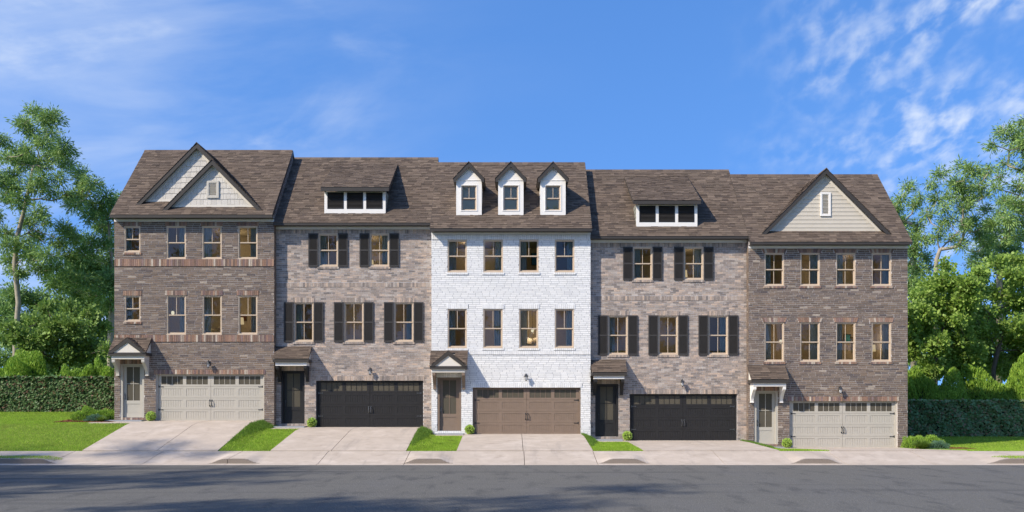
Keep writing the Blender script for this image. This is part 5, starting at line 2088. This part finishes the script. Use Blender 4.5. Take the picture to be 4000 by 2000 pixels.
mound('bed_shrub', 'low blue green needle shrub at the outer end of the bed', 'shrub', (PX(3668, 40.2), -1.75, G(19, -1.75)), (.46, .36, .36), 100, 'leaf_blue', .075, .20, 3600, 'shrubs in the end beds', up=.9)


def tuft(label, c, r, h, n, seed):
    rs = RS(seed)
    e = empty('grass_tuft', c)
    tag(e, label, 'ornamental grass')
    mb_ = MB()
    rg = random.Random(seed)
    for _ in range(n):
        a = rg.uniform(0, 6.283)
        out = rg.random() ** .7
        hh = h * rg.uniform(.6, 1.1) * (1 - .25 * out)
        w = rg.uniform(.006, .011)
        b0 = (c[0] + math.cos(a) * r * .12, c[1] + math.sin(a) * r * .12)
        pts = []
        for t in (0, .4, .75, 1):
            q = out * r * t ** 1.6
            pts.append((b0[0] + math.cos(a) * q, b0[1] + math.sin(a) * q, c[2] + hh * (t - .35 * out * t * t)))
        px_, py_ = -math.sin(a) * w, math.cos(a) * w
        i0 = len(mb_.v)
        rr = rg.uniform(.01, 1)
        for t, p in zip((1, .9, .6, .1), pts):
            mb_.v += [(p[0] - px_ * t, p[1] - py_ * t, p[2]), (p[0] + px_ * t, p[1] + py_ * t, p[2])]
        for k in range(3):
            mb_.f.append((i0 + 2 * k, i0 + 2 * k + 1, i0 + 2 * k + 3, i0 + 2 * k + 2))
            mb_.r.append(rr)
    mb_.build('blades', MT['leaf_tuft'], e)


tuft('arching ornamental grass clump in front of the shrubs by the single gable', (PX(3602, 40.4), -1.6, G(18.1, -1.6)), .55, .52, 900, 101)
tuft('small ornamental grass clump between the shrubs by the double gables', (PX(398, 41.4), -.6, G(-18.5, -.6)), .32, .34, 420, 102)

# ------------------------------------------------------------------ grass
def turf(name, n, sample, seed, mk='grass', h=(.035, .075), w=.011, label='short mown lawn grass'):
    rs = RS(seed)
    pts = sample(rs, n)
    k = len(pts)
    z = np.array([G(float(a), float(b)) for a, b in pts])
    C = np.column_stack([pts, z])
    D = unit(np.column_stack([rs.randn(k) * .38, rs.randn(k) * .38, np.ones(k)]))
    L = rs.uniform(h[0], h[1], k)
    C = C + D * (L[:, None] * .45)
    U = unit(np.column_stack([rs.randn(k), rs.randn(k), rs.randn(k) * .1]))
    o = leaf_mesh(name, C, D, U, L, (w / L)[:, None], MT[mk], rs, None, 3)
    tag(o, label, 'grass', None, 'stuff')


def rect(x0, x1, y0, y1, cond=None, bias=1.0):
    def f(rs, n):
        p = np.column_stack([rs.uniform(x0, x1, n), y0 + (y1 - y0) * rs.rand(n) ** bias])
        if cond is not None:
            p = p[cond(p[:, 0], p[:, 1])]
        return p
    return f


turf('grass', 90000, rect(-27, DL[0] - .01, Y_SW + .01, 6.1, lambda x, y: ~((y > -1.6) & (x > -18.62)) & ~((x > -20.3) & (x < -17.7) & (y > -.95) & (y < .45)), 1.25), 110, label='mown lawn grass in front of the ivy hedge', w=.013)
turf('grass', 9000, rect(-27, -16.75, -8.0, -7.42, lambda x, y: x < -17.1 + .55 * (y + 8.0) / .58), 111, label='narrow grass strip between kerb and pavement by the sunny lawn')
turf('grass', 9000, rect(17.9, 27, -8.0, -7.42, lambda x, y: x > 18.35 - .5 * (y + 8.0) / .58), 112, label='narrow grass strip between kerb and pavement by the shaded lawn')
turf('grass', 80000, rect(17.66, 28, Y_SW + .01, 9.1, lambda x, y: ~((x < 18.0) & (y > 0)) & ~((x < 20.2) & (y > -1.6) & (y < .4)) & (x > 17.7 + .8 * np.clip((y + 6.2) / 5.2, 0, 1) * 0), 1.3), 113, label='lawn grass half shaded by the single gabled house', w=.013)
GL = ['beside the driveway of the double gabled house', 'between the black garage driveway and the white house', 'in front of the black door next to the white house', 'sliver in front of the single gabled house']
for i in range(4):
    a, b = DR[i] + .005, DL[i + 1] - .015
    turf('grass', 17000, rect(a, b, Y_SW + .01, YF[i + 1] - 1.56, None, 1.0), 120 + i, label='small lawn patch ' + GL[i], w=.012, h=(.035, .08))
    turf('bank_grass', 5200, rect(a, HX[i + 1][0] + .06, -5.2, YF[i] + .34 if i % 2 == 0 else -.02, lambda x, y, a=a: (x - a) < .12 + .75 * np.clip((y + 5.2) / 5.0, 0, 1), .8), 130 + i, 'bank', (.07, .15), .016, label='rough grass bank ' + GL[i])

# ------------------------------------------------------------------ trees across the street: shade on the road, reflections in the panes
FT = []


def street_tree(x, y, h, cr, seed, label, n=26):
    rs = RS(seed)
    P, Rr = [], []
    for _ in range(n):
        d = unit(rs.randn(1, 3))[0]
        q = rs.rand() ** .45
        P.append((x + d[0] * cr * q, y + d[1] * cr * q, h * .62 + d[2] * h * .36 * q))
        Rr.append(rs.uniform(.26, .42) * cr)
    z0 = -.1
    tp = [(x, y, z0), (x + rs.randn() * .2, y, h * .15), (x + rs.randn() * .4, y + rs.randn() * .3, h * .32), (x + rs.randn() * .6, y, h * .5)]
    return tree('street_tree', label, 'tree', (x, y, z0), tp, P, Rr, seed + 1, 'leaf_gum_dark', 'bark_dark', h * .016, .42, .42, 7, per=18, clump=.7, group='trees across the street')


street_tree(-34, -31, 26, 5.2, 200, 'tall broad tree across the street whose shade falls on the road')
street_tree(-22, -36, 25, 4.6, 202, 'middle sized tree across the street, beside the tall broad tree')
street_tree(-41, -27, 29, 5.5, 204, 'tallest tree across the street, farthest along from the houses')
for k, (x, y, h) in enumerate(((-34, -66, 27), (-25, -63, 30), (-16, -67, 27), (-7, -63, 31), (2, -67, 28), (11, -64, 30), (20, -67, 27), (29, -63, 31), (38, -67, 28))):
    street_tree(x, y, h, 5.5, 210 + 2 * k, 'leafy tree in the line across the street seen mirrored in the panes', n=26)
hedge('added unseen hedge across the street, keeping low sky out of the door panes', -60, 60, -58, -56, -.1, 8.0, 230, 'leaf_shrub', 12000, None, 1, .5)  # added out of view; covers the sky gap under the crowns in door reflections
